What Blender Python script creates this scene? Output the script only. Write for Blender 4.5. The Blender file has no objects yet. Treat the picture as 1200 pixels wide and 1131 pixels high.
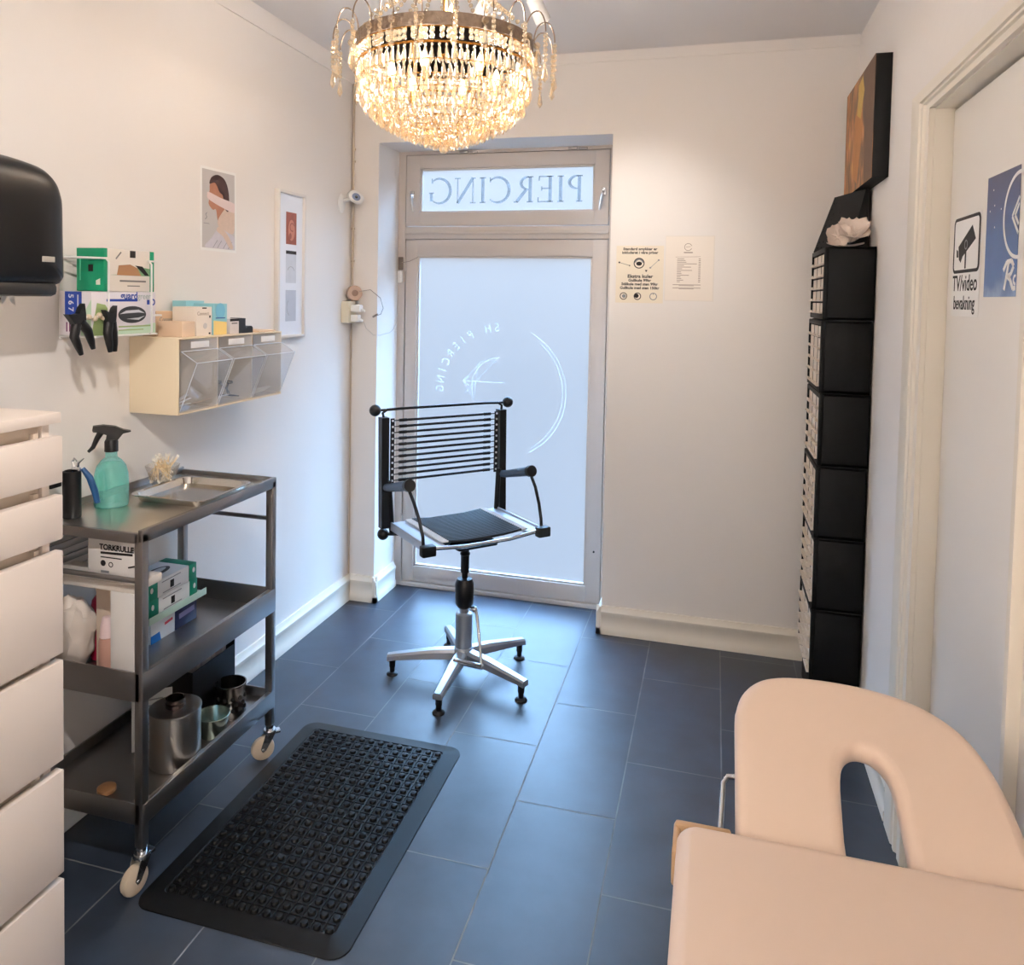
import bpy, bmesh, math, random
from mathutils import Vector, Matrix
random.seed(7)
S = bpy.context.scene
COL = S.collection

# ------------------------------------------------------------------ camera, world, exposure
F, CX, CY = 913.0, 581.8, 385.1
YAW, PITCH, ROLL = -0.274137, 0.040949, -0.018625
fwd = Vector((math.sin(YAW) * math.cos(PITCH), math.cos(YAW) * math.cos(PITCH), -math.sin(PITCH)))
rgt = Vector((math.cos(YAW), -math.sin(YAW), 0))
dwn = fwd.cross(rgt)
r2 = rgt * math.cos(ROLL) + dwn * math.sin(ROLL)
d2 = -rgt * math.sin(ROLL) + dwn * math.cos(ROLL)
cam_data = bpy.data.cameras.new('camera')
cam = bpy.data.objects.new('camera', cam_data)
COL.objects.link(cam)
M = Matrix((r2, -d2, -fwd)).transposed().to_4x4()
M.translation = Vector((1.75259, -3.54037, 1.53736))
cam.matrix_world = M
cam_data.sensor_fit = 'HORIZONTAL'
cam_data.sensor_width = 36
cam_data.lens = F / 1200 * 36
cam_data.shift_x = (600 - CX) / 1200
cam_data.shift_y = (CY - 565.5) / 1200
cam_data.clip_start = 0.05
S.camera = cam

S.view_settings.view_transform = 'Standard'
S.view_settings.look = 'None'
S.view_settings.gamma = 1
S.view_settings.use_curve_mapping = False
S.view_settings.exposure = 0.36
S.cycles.transparent_max_bounces = 64

SKY_STRENGTH = 13.0
CHANDELIER_W = 3.9
SPOT_W = 60.0

world = bpy.data.worlds.new('daylight')
S.world = world
world.use_nodes = True
wnt = world.node_tree
bg = wnt.nodes['Background']
wtc = wnt.nodes.new('ShaderNodeTexCoord'); wsp = wnt.nodes.new('ShaderNodeSeparateXYZ'); wcr = wnt.nodes.new('ShaderNodeValToRGB')
wmr = wnt.nodes.new('ShaderNodeMapRange'); wmr.inputs['From Min'].default_value = -0.45; wmr.inputs['From Max'].default_value = 0.55
wnt.links.new(wtc.outputs['Generated'], wsp.inputs[0]); wnt.links.new(wsp.outputs['Z'], wmr.inputs['Value']); wnt.links.new(wmr.outputs['Result'], wcr.inputs['Fac'])
we = wcr.color_ramp.elements      # street below the horizon, bright overcast sky above
we[0].position = 0.0; we[0].color = (0.0245, 0.025, 0.0268, 1)
we[1].position = 1.0; we[1].color = (0.46, 0.82, 1.32, 1)
for p_, c_ in ((0.36, (0.0255, 0.0258, 0.027, 1)), (0.49, (0.034, 0.035, 0.037, 1)), (0.66, (0.050, 0.059, 0.070, 1)), (0.80, (0.44, 0.78, 1.24, 1))):
    x_ = we.new(p_); x_.color = c_
wnt.links.new(wcr.outputs['Color'], bg.inputs['Color'])
bg.inputs['Strength'].default_value = SKY_STRENGTH

# ------------------------------------------------------------------ materials
def lin(c):
    return tuple((v / 255 / 12.92) if v / 255 <= 0.04045 else ((v / 255 + 0.055) / 1.055) ** 2.4 for v in c) + (1,)
MATS = {}
def mat(name, rgb, rough=0.5, metal=0.0, bump=0.0, bscale=60, var=0.0, vscale=6, spec=0.5, trans=0.0, ior=1.45, emit=0.0, coat=0.0):
    if name in MATS: return MATS[name]
    m = bpy.data.materials.new(name); m.use_nodes = True
    nt = m.node_tree; b = nt.nodes['Principled BSDF']
    c = lin(rgb)
    b.inputs['Base Color'].default_value = c
    b.inputs['Roughness'].default_value = rough
    b.inputs['Metallic'].default_value = metal
    b.inputs['Specular IOR Level'].default_value = spec
    b.inputs['IOR'].default_value = ior
    b.inputs['Transmission Weight'].default_value = trans
    b.inputs['Coat Weight'].default_value = coat
    if emit:
        b.inputs['Emission Color'].default_value = c; b.inputs['Emission Strength'].default_value = emit
    tc = nt.nodes.new('ShaderNodeTexCoord')
    if var:
        n = nt.nodes.new('ShaderNodeTexNoise'); n.inputs['Scale'].default_value = vscale; n.inputs['Detail'].default_value = 4
        nt.links.new(tc.outputs['Object'], n.inputs['Vector'])
        mx = nt.nodes.new('ShaderNodeMix'); mx.data_type = 'RGBA'
        mx.inputs['A'].default_value = tuple(v * (1 - var) for v in c[:3]) + (1,)
        mx.inputs['B'].default_value = tuple(min(1, v * (1 + var)) for v in c[:3]) + (1,)
        nt.links.new(n.outputs['Fac'], mx.inputs['Factor']); nt.links.new(mx.outputs['Result'], b.inputs['Base Color'])
    if bump:
        n = nt.nodes.new('ShaderNodeTexNoise'); n.inputs['Scale'].default_value = bscale; n.inputs['Detail'].default_value = 3
        nt.links.new(tc.outputs['Object'], n.inputs['Vector'])
        bp = nt.nodes.new('ShaderNodeBump'); bp.inputs['Strength'].default_value = bump; bp.inputs['Distance'].default_value = 0.01
        nt.links.new(n.outputs['Fac'], bp.inputs['Height']); nt.links.new(bp.outputs['Normal'], b.inputs['Normal'])
    MATS[name] = m
    return m
def thin_glass(name, tint, gloss=0.12, diffuse=0.1, rough=0.03, translucent=0.0, edge=0.5):
    """thin clear sheet: mostly straight through, some mirror, a little milky"""
    m = bpy.data.materials.new(name); m.use_nodes = True; nt = m.node_tree
    nt.nodes.remove(nt.nodes['Principled BSDF']); out = nt.nodes['Material Output']
    t = nt.nodes.new('ShaderNodeBsdfTransparent'); t.inputs['Color'].default_value = lin(tint)
    g = nt.nodes.new('ShaderNodeBsdfGlossy'); g.inputs['Roughness'].default_value = rough
    d = nt.nodes.new('ShaderNodeBsdfTranslucent' if translucent else 'ShaderNodeBsdfDiffuse'); d.inputs['Color'].default_value = lin(tint)
    fr = nt.nodes.new('ShaderNodeLayerWeight'); fr.inputs['Blend'].default_value = 0.25
    ad = nt.nodes.new('ShaderNodeMath'); ad.operation = 'MULTIPLY_ADD'; ad.inputs[1].default_value = edge; ad.inputs[2].default_value = gloss
    nt.links.new(fr.outputs['Fresnel'], ad.inputs[0])
    a = nt.nodes.new('ShaderNodeMixShader'); a.inputs['Fac'].default_value = max(diffuse, translucent)
    nt.links.new(t.outputs[0], a.inputs[1]); nt.links.new(d.outputs[0], a.inputs[2])
    c = nt.nodes.new('ShaderNodeMixShader')
    nt.links.new(ad.outputs[0], c.inputs['Fac']); nt.links.new(a.outputs[0], c.inputs[1]); nt.links.new(g.outputs[0], c.inputs[2])
    nt.links.new(c.outputs[0], out.inputs['Surface'])
    MATS[name] = m
    return m

wall_m = mat('wall_paint', (236, 230, 224), 0.75, bump=0.08, bscale=25)
ceil_m = mat('ceiling_paint', (232, 228, 225), 0.85)
trim_m = mat('trim_paint', (234, 226, 212), 0.45)
frame_m = mat('door_frame_paint', (202, 193, 186), 0.45)
leaf_m = mat('inner_door_paint', (238, 233, 226), 0.4)
white_m = mat('white_plastic', (236, 234, 230), 0.4)
paper_m = mat('paper', (240, 238, 234), 0.8)
black_m = mat('black_plastic', (16, 16, 18), 0.4)
matte_black = mat('matte_black', (4, 5, 7), 0.55, spec=0.2)
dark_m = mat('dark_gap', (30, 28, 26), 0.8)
steel_m = mat('brushed_steel', (205, 200, 193), 0.33, 1.0)
steel_dark = mat('steel_frame', (160, 156, 154), 0.34, 1.0)
chrome_m = mat('chrome', (215, 217, 220), 0.12, 1.0)
alu_m = mat('satin_aluminium', (176, 182, 190), 0.38, 0.85)
rubber_m = mat('black_rubber', (20, 21, 23), 0.55, bump=0.03, bscale=200)
cream_m = mat('cream_melamine', (229, 215, 203), 0.42)
cream_in = mat('cream_recess', (206, 190, 172), 0.6)
vinyl_m = mat('beige_vinyl', (227, 203, 184), 0.42, bump=0.02, bscale=300)
vinyl_dark = mat('tan_vinyl_edge', (186, 150, 112), 0.5)
bin_m = mat('ivory_plastic', (236, 218, 188), 0.45)
green_m = mat('green_card', (10, 140, 100), 0.5)
blue_m = mat('blue_card', (28, 62, 150), 0.5)
ink_m = mat('ink', (32, 26, 24), 0.7)
grey_ink = mat('grey_ink', (140, 140, 142), 0.7)
skin_m = mat('printed_skin', (176, 122, 96), 0.6, var=0.25, vscale=30)
clear_m = thin_glass('clear_plastic', (252, 253, 255), 0.02, 0.10, edge=0.08)
bulb_m = mat('bulb_glow', (255, 214, 150), 0.5, emit=7)
crystal_m = thin_glass('crystal', (255, 244, 226), 0.13, 0.0, 0.03, translucent=0.11)
gold_m = mat('brass', (190, 140, 70), 0.3, 1.0)
pewter_m = mat('aged_metal_band', (150, 132, 116), 0.42, 0.85, bump=0.5, bscale=90, var=0.35, vscale=60)

def tile_material():
    m = bpy.data.materials.new('floor_tile'); m.use_nodes = True; nt = m.node_tree; b = nt.nodes['Principled BSDF']
    tc = nt.nodes.new('ShaderNodeTexCoord'); sp = nt.nodes.new('ShaderNodeSeparateXYZ'); cb = nt.nodes.new('ShaderNodeCombineXYZ')
    nt.links.new(tc.outputs['Object'], sp.inputs[0])
    ax = nt.nodes.new('ShaderNodeMath'); ax.operation = 'ADD'; ax.inputs[1].default_value = 0.3815 + 6.0
    ay = nt.nodes.new('ShaderNodeMath'); ay.operation = 'ADD'; ay.inputs[1].default_value = 0.303 * 4
    nt.links.new(sp.outputs['Y'], ax.inputs[0]); nt.links.new(sp.outputs['X'], ay.inputs[0])
    nt.links.new(ax.outputs[0], cb.inputs['X']); nt.links.new(ay.outputs[0], cb.inputs['Y'])
    br = nt.nodes.new('ShaderNodeTexBrick'); br.offset = 0.5; br.offset_frequency = 2; br.squash_frequency = 2; br.squash = 1.0
    br.inputs['Scale'].default_value = 1; br.inputs['Mortar Size'].default_value = 0.0022; br.inputs['Mortar Smooth'].default_value = 0.1
    br.inputs['Brick Width'].default_value = 0.6; br.inputs['Row Height'].default_value = 0.3025; br.inputs['Bias'].default_value = 0
    br.inputs['Color1'].default_value = (0.022, 0.031, 0.048, 1); br.inputs['Color2'].default_value = (0.030, 0.041, 0.062, 1)
    br.inputs['Mortar'].default_value = (0.16, 0.165, 0.17, 1)
    nt.links.new(cb.outputs[0], br.inputs['Vector'])
    n = nt.nodes.new('ShaderNodeTexNoise'); n.inputs['Scale'].default_value = 7; n.inputs['Detail'].default_value = 5; n.inputs['Roughness'].default_value = 0.55
    nt.links.new(tc.outputs['Object'], n.inputs['Vector'])
    mr = nt.nodes.new('ShaderNodeMapRange'); mr.inputs['From Min'].default_value = 0.1; mr.inputs['From Max'].default_value = 0.9
    mr.inputs['To Min'].default_value = 0.4; mr.inputs['To Max'].default_value = 1.6
    nt.links.new(n.outputs['Fac'], mr.inputs['Value'])
    mx = nt.nodes.new('ShaderNodeMix'); mx.data_type = 'RGBA'; mx.blend_type = 'MULTIPLY'; mx.inputs['Factor'].default_value = 1
    nt.links.new(br.outputs['Color'], mx.inputs['A']); nt.links.new(mr.outputs['Result'], mx.inputs['B'])
    nt.links.new(mx.outputs['Result'], b.inputs['Base Color'])
    rr = nt.nodes.new('ShaderNodeMapRange'); rr.inputs['To Min'].default_value = 0.37; rr.inputs['To Max'].default_value = 0.45
    nt.links.new(n.outputs['Fac'], rr.inputs['Value'])
    ra = nt.nodes.new('ShaderNodeMath'); ra.operation = 'MULTIPLY_ADD'; ra.inputs[1].default_value = 0.4
    nt.links.new(br.outputs['Fac'], ra.inputs[0]); nt.links.new(rr.outputs['Result'], ra.inputs[2]); nt.links.new(ra.outputs[0], b.inputs['Roughness'])
    bp = nt.nodes.new('ShaderNodeBump'); bp.inputs['Strength'].default_value = 0.35; bp.inputs['Distance'].default_value = 0.004; bp.invert = True
    nt.links.new(br.outputs['Fac'], bp.inputs['Height']); nt.links.new(bp.outputs['Normal'], b.inputs['Normal'])
    b.inputs['Specular IOR Level'].default_value = 0.8
    return m
tile_m = tile_material()

def frosted_material(name):
    """privacy film on the room side of the pane: part diffusing, part blurred view of the street and sky"""
    m = bpy.data.materials.new(name); m.use_nodes = True; nt = m.node_tree
    nt.nodes.remove(nt.nodes['Principled BSDF']); out = nt.nodes['Material Output']
    t = nt.nodes.new('ShaderNodeBsdfTranslucent'); t.inputs['Color'].default_value = (0.86, 0.90, 0.94, 1)
    r = nt.nodes.new('ShaderNodeBsdfRefraction'); r.inputs['Color'].default_value = (0.95, 0.97, 1, 1); r.inputs['Roughness'].default_value = 0.28; r.inputs['IOR'].default_value = 1.3
    d = nt.nodes.new('ShaderNodeBsdfDiffuse'); d.inputs['Color'].default_value = (0.8, 0.83, 0.86, 1)
    a = nt.nodes.new('ShaderNodeMixShader'); a.inputs['Fac'].default_value = FILM_BLUR
    nt.links.new(t.outputs[0], a.inputs[1]); nt.links.new(r.outputs[0], a.inputs[2])
    mx = nt.nodes.new('ShaderNodeMixShader'); mx.inputs['Fac'].default_value = 0.14
    nt.links.new(a.outputs[0], mx.inputs[1]); nt.links.new(d.outputs[0], mx.inputs[2]); nt.links.new(mx.outputs[0], out.inputs['Surface'])
    return m
FILM_BLUR = 0.965
frost_m = frosted_material('frosted_film')
def veil(name, rgb, amount):
    m = bpy.data.materials.new(name); m.use_nodes = True; nt = m.node_tree
    nt.nodes.remove(nt.nodes['Principled BSDF']); out = nt.nodes['Material Output']
    t = nt.nodes.new('ShaderNodeBsdfTransparent'); d = nt.nodes.new('ShaderNodeBsdfTranslucent'); d.inputs['Color'].default_value = lin(rgb)
    mx = nt.nodes.new('ShaderNodeMixShader'); mx.inputs['Fac'].default_value = amount
    nt.links.new(t.outputs[0], mx.inputs[1]); nt.links.new(d.outputs[0], mx.inputs[2]); nt.links.new(mx.outputs[0], out.inputs['Surface'])
    return m
clear_glass = veil('clear_glass', (225, 235, 240), 0.04)
frost_light = veil('etched_film', (240, 246, 252), 0.11)
letter_film = veil('grey_film_letter', (122, 118, 118), 0.5)

# ------------------------------------------------------------------ mesh builder
class MB:
    def __init__(s): s.v = []; s.f = []; s.mi = []; s.sm = []
    def add(s, verts, faces, mi=0, M=None, smooth=True):
        o = len(s.v)
        for p in verts:
            p = Vector(p)
            s.v.append(M @ p if M is not None else p)
        for f in faces: s.f.append(tuple(i + o for i in f)); s.mi.append(mi); s.sm.append(smooth)
        return s
    def bm(s, bm, mi=0, M=None):
        bm.verts.index_update()
        s.add([v.co.copy() for v in bm.verts], [[v.index for v in f.verts] for f in bm.faces], mi, M); bm.free(); return s
    def box(s, x0, x1, y0, y1, z0, z1, bevel=0.0, mi=0, M=None, seg=2):
        bm = bmesh.new(); bmesh.ops.create_cube(bm, size=1)
        for v in bm.verts:
            v.co = Vector(((x0 + x1) / 2 + v.co.x * abs(x1 - x0), (y0 + y1) / 2 + v.co.y * abs(y1 - y0), (z0 + z1) / 2 + v.co.z * abs(z1 - z0)))
        if bevel: bmesh.ops.bevel(bm, geom=list(bm.edges), offset=bevel, segments=seg, profile=0.5, affect='EDGES')
        return s.bm(bm, mi, M)
    def path(s, pts, r, n=8, mi=0, M=None, caps=True):
        pts = [Vector(p) for p in pts]; k = len(pts); rs = r if isinstance(r, (list, tuple)) else [r] * k
        t0 = (pts[1] - pts[0]).normalized(); a = Vector((0, 0, 1)) if abs(t0.z) < 0.9 else Vector((1, 0, 0))
        u = t0.cross(a).normalized(); vs = []; fs = []
        for i, p in enumerate(pts):
            t = ((pts[i + 1] if i < k - 1 else p) - (pts[i - 1] if i else p)).normalized()
            u = (u - t * u.dot(t)).normalized(); w = t.cross(u)
            for j in range(n):
                th = 2 * math.pi * (j + 0.5) / n; vs.append(p + (u * math.cos(th) + w * math.sin(th)) * rs[i])
        for i in range(k - 1):
            for j in range(n): fs.append((i * n + j, i * n + (j + 1) % n, (i + 1) * n + (j + 1) % n, (i + 1) * n + j))
        if caps: fs.append(tuple(reversed(range(n)))); fs.append(tuple(range((k - 1) * n, k * n)))
        return s.add(vs, fs, mi, M)
    def cyl(s, p0, p1, r, r1=None, n=20, mi=0, M=None): return s.path([p0, p1], [r, r if r1 is None else r1], n, mi, M)
    def lathe(s, prof, c=(0, 0, 0), n=32, mi=0, M=None, sx=1, sy=1):
        vs = []; fs = []; k = len(prof); c = Vector(c)
        for r, z in prof:
            for j in range(n):
                th = 2 * math.pi * j / n; vs.append(c + Vector((r * math.cos(th) * sx, r * math.sin(th) * sy, z)))
        for i in range(k - 1):
            for j in range(n): fs.append((i * n + j, i * n + (j + 1) % n, (i + 1) * n + (j + 1) % n, (i + 1) * n + j))
        if prof[0][0] > 1e-6: fs.append(tuple(reversed(range(n))))
        if prof[-1][0] > 1e-6: fs.append(tuple(range((k - 1) * n, k * n)))
        return s.add(vs, fs, mi, M)
    def prism(s, pts, z0, z1, mi=0, M=None, smooth=False):
        n = len(pts)
        ar = sum(pts[i][0] * pts[(i + 1) % n][1] - pts[(i + 1) % n][0] * pts[i][1] for i in range(n))
        if ar < 0: pts = list(reversed(pts))
        vs = [(x, y, z0) for x, y in pts] + [(x, y, z1) for x, y in pts]
        fs = [tuple(reversed(range(n))), tuple(range(n, 2 * n))] + [(i, (i + 1) % n, n + (i + 1) % n, n + i) for i in range(n)]
        return s.add(vs, fs, mi, M, smooth)
    def ball(s, c, r, n=16, mi=0, M=None, sx=1, sy=1, sz=1):
        prof = [(max(1e-7, math.sin(math.pi * i / n)) * r, -math.cos(math.pi * i / n) * r * sz) for i in range(n + 1)]
        return s.lathe(prof, c, n, mi, M, sx, sy)
    def ring(s, r0, r1, a0=0, a1=2 * math.pi, z0=0, z1=0.0004, n=48, mi=0, M=None, c=(0, 0)):
        vs = []; fs = []
        for i in range(n + 1):
            th = a0 + (a1 - a0) * i / n
            for r in (r0, r1):
                for z in (z0, z1): vs.append((c[0] + r * math.cos(th), c[1] + r * math.sin(th), z))
        for i in range(n):
            a, b = i * 4, i * 4 + 4
            fs += [(a + 1, a + 3, b + 3, b + 1), (a, b, b + 2, a + 2), (a, a + 1, b + 1, b), (a + 2, b + 2, b + 3, a + 3)]
        return s.add(vs, fs, mi, M, False)
    def stroke(s, pts, w, z0=0, z1=0.0004, mi=0, M=None):
        for (x0, y0), (x1, y1) in zip(pts[:-1], pts[1:]):
            d = Vector((x1 - x0, y1 - y0)); L = d.length
            if L < 1e-9: continue
            d /= L; nx, ny = -d.y * w / 2, d.x * w / 2
            s.prism([(x0 + nx, y0 + ny), (x1 + nx, y1 + ny), (x1 - nx, y1 - ny), (x0 - nx, y0 - ny)], z0, z1, mi, M)
        return s
    def text(s, body, size, x=0, y=0, z=0.0004, mi=0, M=None, bold=0.0, align='CENTER', mirror=False, sx=1.0):
        cu = bpy.data.curves.new('t', 'FONT'); cu.body = body; cu.size = size; cu.align_x = align; cu.align_y = 'CENTER'
        cu.offset = bold * size; cu.extrude = 0.0002; cu.resolution_u = 3
        ob = bpy.data.objects.new('t', cu); COL.objects.link(ob)
        dg = bpy.context.evaluated_depsgraph_get(); me = bpy.data.meshes.new_from_object(ob.evaluated_get(dg))
        k = -1 if mirror else 1
        T = Matrix.Translation((x, y, z)) @ Matrix.Diagonal((k * sx, 1, 1, 1))
        s.add([T @ v.co for v in me.vertices], [tuple(p.vertices) if not mirror else tuple(reversed(p.vertices)) for p in me.polygons], mi, M, False)
        bpy.data.objects.remove(ob); bpy.data.meshes.remove(me); bpy.data.curves.remove(cu)
        return s
    def slab(s, loops, half, bev, mi=0, M=None, res=4):
        """flat board with rounded edges; first loop is the outline, later loops are holes"""
        cu = bpy.data.curves.new('c', 'CURVE'); cu.dimensions = '2D'; cu.fill_mode = 'BOTH'
        cu.extrude = max(0, half - bev); cu.bevel_depth = bev; cu.bevel_resolution = res; cu.offset = -bev
        for lp in loops:
            sp = cu.splines.new('POLY'); sp.points.add(len(lp) - 1); sp.use_cyclic_u = True
            for q, p in zip(sp.points, lp): q.co = (p[0], p[1], 0, 1)
        ob = bpy.data.objects.new('c', cu); COL.objects.link(ob)
        dg = bpy.context.evaluated_depsgraph_get(); me = bpy.data.meshes.new_from_object(ob.evaluated_get(dg))
        s.add([v.co.copy() for v in me.vertices], [tuple(p.vertices) for p in me.polygons], mi, M)
        bpy.data.objects.remove(ob); bpy.data.meshes.remove(me); bpy.data.curves.remove(cu)
        return s

def frame3(o, u, v):
    u = Vector(u).normalized(); v = Vector(v).normalized(); n = u.cross(v)
    m = Matrix((u, v, n)).transposed().to_4x4(); m.translation = Vector(o); return m
def on_left(y, z, x=0.0): return frame3((x, y, z), (0, 1, 0), (0, 0, 1))
def on_back(x, z, y=0.0): return frame3((x, y, z), (1, 0, 0), (0, 0, 1))
def on_right(y, z, x): return frame3((x, y, z), (0, -1, 0), (0, 0, 1))
def rrect(x0, x1, y0, y1, r, n=6):
    out = []
    for cx, cy, a in ((x1 - r, y1 - r, 0), (x0 + r, y1 - r, 90), (x0 + r, y0 + r, 180), (x1 - r, y0 + r, 270)):
        for i in range(n + 1):
            th = math.radians(a + 90 * i / n); out.append((cx + r * math.cos(th), cy + r * math.sin(th)))
    return out
def circ(cx, cy, r, n=24, sy=1.0): return [(cx + r * math.cos(2 * math.pi * i / n), cy + r * sy * math.sin(2 * math.pi * i / n)) for i in range(n)]

def rs(pts, per=6):
    out = []; n = len(pts)
    for i in range(n):
        p0, p1, p2, p3 = (Vector(pts[(i + q) % n]) for q in (-1, 0, 1, 2))
        for t in range(per):
            u = t / per; out.append(0.5 * ((2 * p1) + (p2 - p0) * u + (2 * p0 - 5 * p1 + 4 * p2 - p3) * u * u + (3 * p1 - p0 - 3 * p2 + p3) * u ** 3))
    return out
def sm(pts, per=4):
    return [tuple(p) for p in rs(pts, per)]

def make_mesh(name, mb, mats, inv=None, angle=38):
    me = bpy.data.meshes.new(name)
    vs = [inv @ v for v in mb.v] if inv is not None else mb.v
    me.from_pydata([tuple(v) for v in vs], [], mb.f)
    for m in (mats if isinstance(mats, (list, tuple)) else [mats]): me.materials.append(m)
    me.polygons.foreach_set('material_index', mb.mi)
    me.polygons.foreach_set('use_smooth', mb.sm)
    me.update()
    me.set_sharp_from_angle(angle=math.radians(angle))
    return me
ROOTM = {}
def thing(name, label, cat, loc=(0, 0, 0), rotz=0.0, group=None, kind=None):
    o = bpy.data.objects.new(name, None); COL.objects.link(o)
    o.empty_display_size = 0.05
    o.location = loc; o.rotation_euler = (0, 0, rotz)
    tag(o, label, cat, group, kind)
    ROOTM[o.name] = Matrix.Translation(loc) @ Matrix.Rotation(rotz, 4, 'Z')
    return o
def tag(o, label=None, cat=None, group=None, kind=None):
    if label: o['label'] = label
    if cat: o['category'] = cat
    if group: o['group'] = group
    if kind: o['kind'] = kind
    return o
def part(name, mb, mats, parent, world=False, label=None, kind=None, angle=38):
    """a child mesh; world=True when the builder holds room coordinates"""
    inv = None
    if world:
        r = parent
        while r.parent is not None: r = r.parent
        inv = ROOTM[r.name].inverted()
    o = bpy.data.objects.new(name, make_mesh(name, mb, mats, inv, angle)); COL.objects.link(o); o.parent = parent
    if label: o['label'] = label
    if kind: o['kind'] = kind
    return o
def solo(name, mb, mats, label, cat, group=None, kind=None, angle=38):
    """a thing that is one mesh, given in room coordinates; origin goes to its base"""
    lo = Vector((min(v.x for v in mb.v), min(v.y for v in mb.v), min(v.z for v in mb.v)))
    hi = Vector((max(v.x for v in mb.v), max(v.y for v in mb.v), max(v.z for v in mb.v)))
    c = Vector(((lo.x + hi.x) / 2, (lo.y + hi.y) / 2, lo.z))
    o = bpy.data.objects.new(name, make_mesh(name, mb, mats, Matrix.Translation(-c), angle)); COL.objects.link(o)
    o.location = c; ROOTM[o.name] = Matrix.Translation(c)
    return tag(o, label, cat, group, kind)
def struct(name, mb, mats, label=None, angle=38):
    o = bpy.data.objects.new(name, make_mesh(name, mb, mats, None, angle)); COL.objects.link(o)
    ROOTM[o.name] = Matrix.Identity(4)
    return tag(o, label, None, None, 'structure')
def copy_tree(o, parent=None):
    c = o.copy(); COL.objects.link(c)
    if parent is not None: c.parent = parent
    for ch in list(o.children): copy_tree(ch, c)
    return c

# ------------------------------------------------------------------ room shell
W, H = 2.295, 2.644
YB = -5.2
struct('floor', MB().box(-0.15, 2.6, YB - 0.15, 0.36, -0.05, 0), tile_m, 'dark slate tiled floor')
struct('ceiling', MB().box(-0.15, 2.6, YB - 0.15, 0.36, H, H + 0.1), ceil_m, 'pale grey painted ceiling')
struct('wall_left', MB().box(-0.15, 0, YB - 0.15, 0.36, 0, H), wall_m, 'white painted left wall')
NX0, NX1, NZ, ND = 0.1438, 1.2848, 2.278, 0.254
bk = MB().box(0, NX0, 0, 0.36, 0, H).box(NX1, 2.45, 0, 0.36, 0, H).box(NX0, NX1, 0, 0.36, NZ, H)
struct('wall_back', bk, wall_m, 'back wall with the deep door niche')
DY0, DY1, DZ = -1.24, -1.94, 2.055          # inner door opening in the right wall
rw = MB().box(W, 2.45, DY0, 0, 0, H).box(W, 2.45, YB - 0.15, DY1, 0, H).box(W, 2.45, DY1, DY0, DZ, H)
struct('wall_right', rw, wall_m, 'white painted right wall')
struct('wall_front', MB().box(0, W, YB - 0.15, YB, 0, H), wall_m, 'white wall behind the viewer')

BASE = [(0, 0), (0.022, 0), (0.022, 0.028), (0.017, 0.036), (0.017, 0.085), (0.021, 0.092), (0.021, 0.104), (0.012, 0.114), (0.008, 0.128), (0, 0.128)]
def moulding(profile, p0, p1, n):
    """profile (out, up) swept from p0 to p1, outwards along n"""
    p0, p1, n = Vector(p0), Vector(p1), Vector(n); mb = MB(); k = len(profile)
    vs = [p0 + n * a + Vector((0, 0, b)) for a, b in profile] + [p1 + n * a + Vector((0, 0, b)) for a, b in profile]
    fs = [(i, (i + 1) % k, k + (i + 1) % k, k + i) for i in range(k)] + [tuple(range(k))[::-1], tuple(range(k, 2 * k))]
    if (p1 - p0).cross(Vector((0, 0, 1))).dot(n) < 0: fs = [tuple(reversed(f)) for f in fs]
    return mb.add(vs, fs, 0, None, False)
def merge(*mbs):
    r = MB()
    for m in mbs: r.add(m.v, m.f, 0, None, False)
    return r
struct('baseboard_left', moulding(BASE, (0, YB, 0), (0, 0, 0), (1, 0, 0)), trim_m, 'moulded cream skirting along the left wall')
struct('baseboard_back', merge(moulding(BASE, (0.02, 0, 0), (NX0 + 0.022, 0, 0), (0, -1, 0)), moulding(BASE, (NX0, -0.022, 0), (NX0, ND - 0.02, 0), (1, 0, 0))), trim_m, 'short moulded skirting on the pillar left of the glazed door')
struct('baseboard_back.001', merge(moulding(BASE, (NX1 - 0.022, 0, 0), (W, 0, 0), (0, -1, 0)), moulding(BASE, (NX1, -0.022, 0), (NX1, ND - 0.02, 0), (-1, 0, 0))), trim_m, 'long moulded skirting right of the glazed door')
struct('baseboard_right', moulding(BASE, (W, -0.56, 0), (W, -1.05, 0), (-1, 0, 0)), trim_m, 'skirting between the drawer stack and the inner door')
CROWN = [(0, 0), (0.006, 0), (0.010, 0.008), (0.010, 0.060), (0.018, 0.074), (0, 0.074)]
struct('trim_1', moulding(CROWN, (0, YB, H - 0.074), (0, 0, H - 0.074), (1, 0, 0)), wall_m, 'flat cornice strip on top of the left wall')
CROWN2 = [(0, 0), (0.006, 0), (0.008, 0.006), (0.008, 0.034), (0.014, 0.044), (0, 0.044)]
struct('trim_2', moulding(CROWN2, (0.01, 0, H - 0.044), (W, 0, H - 0.044), (0, -1, 0)), wall_m, 'flat cornice strip on top of the back wall')

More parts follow.
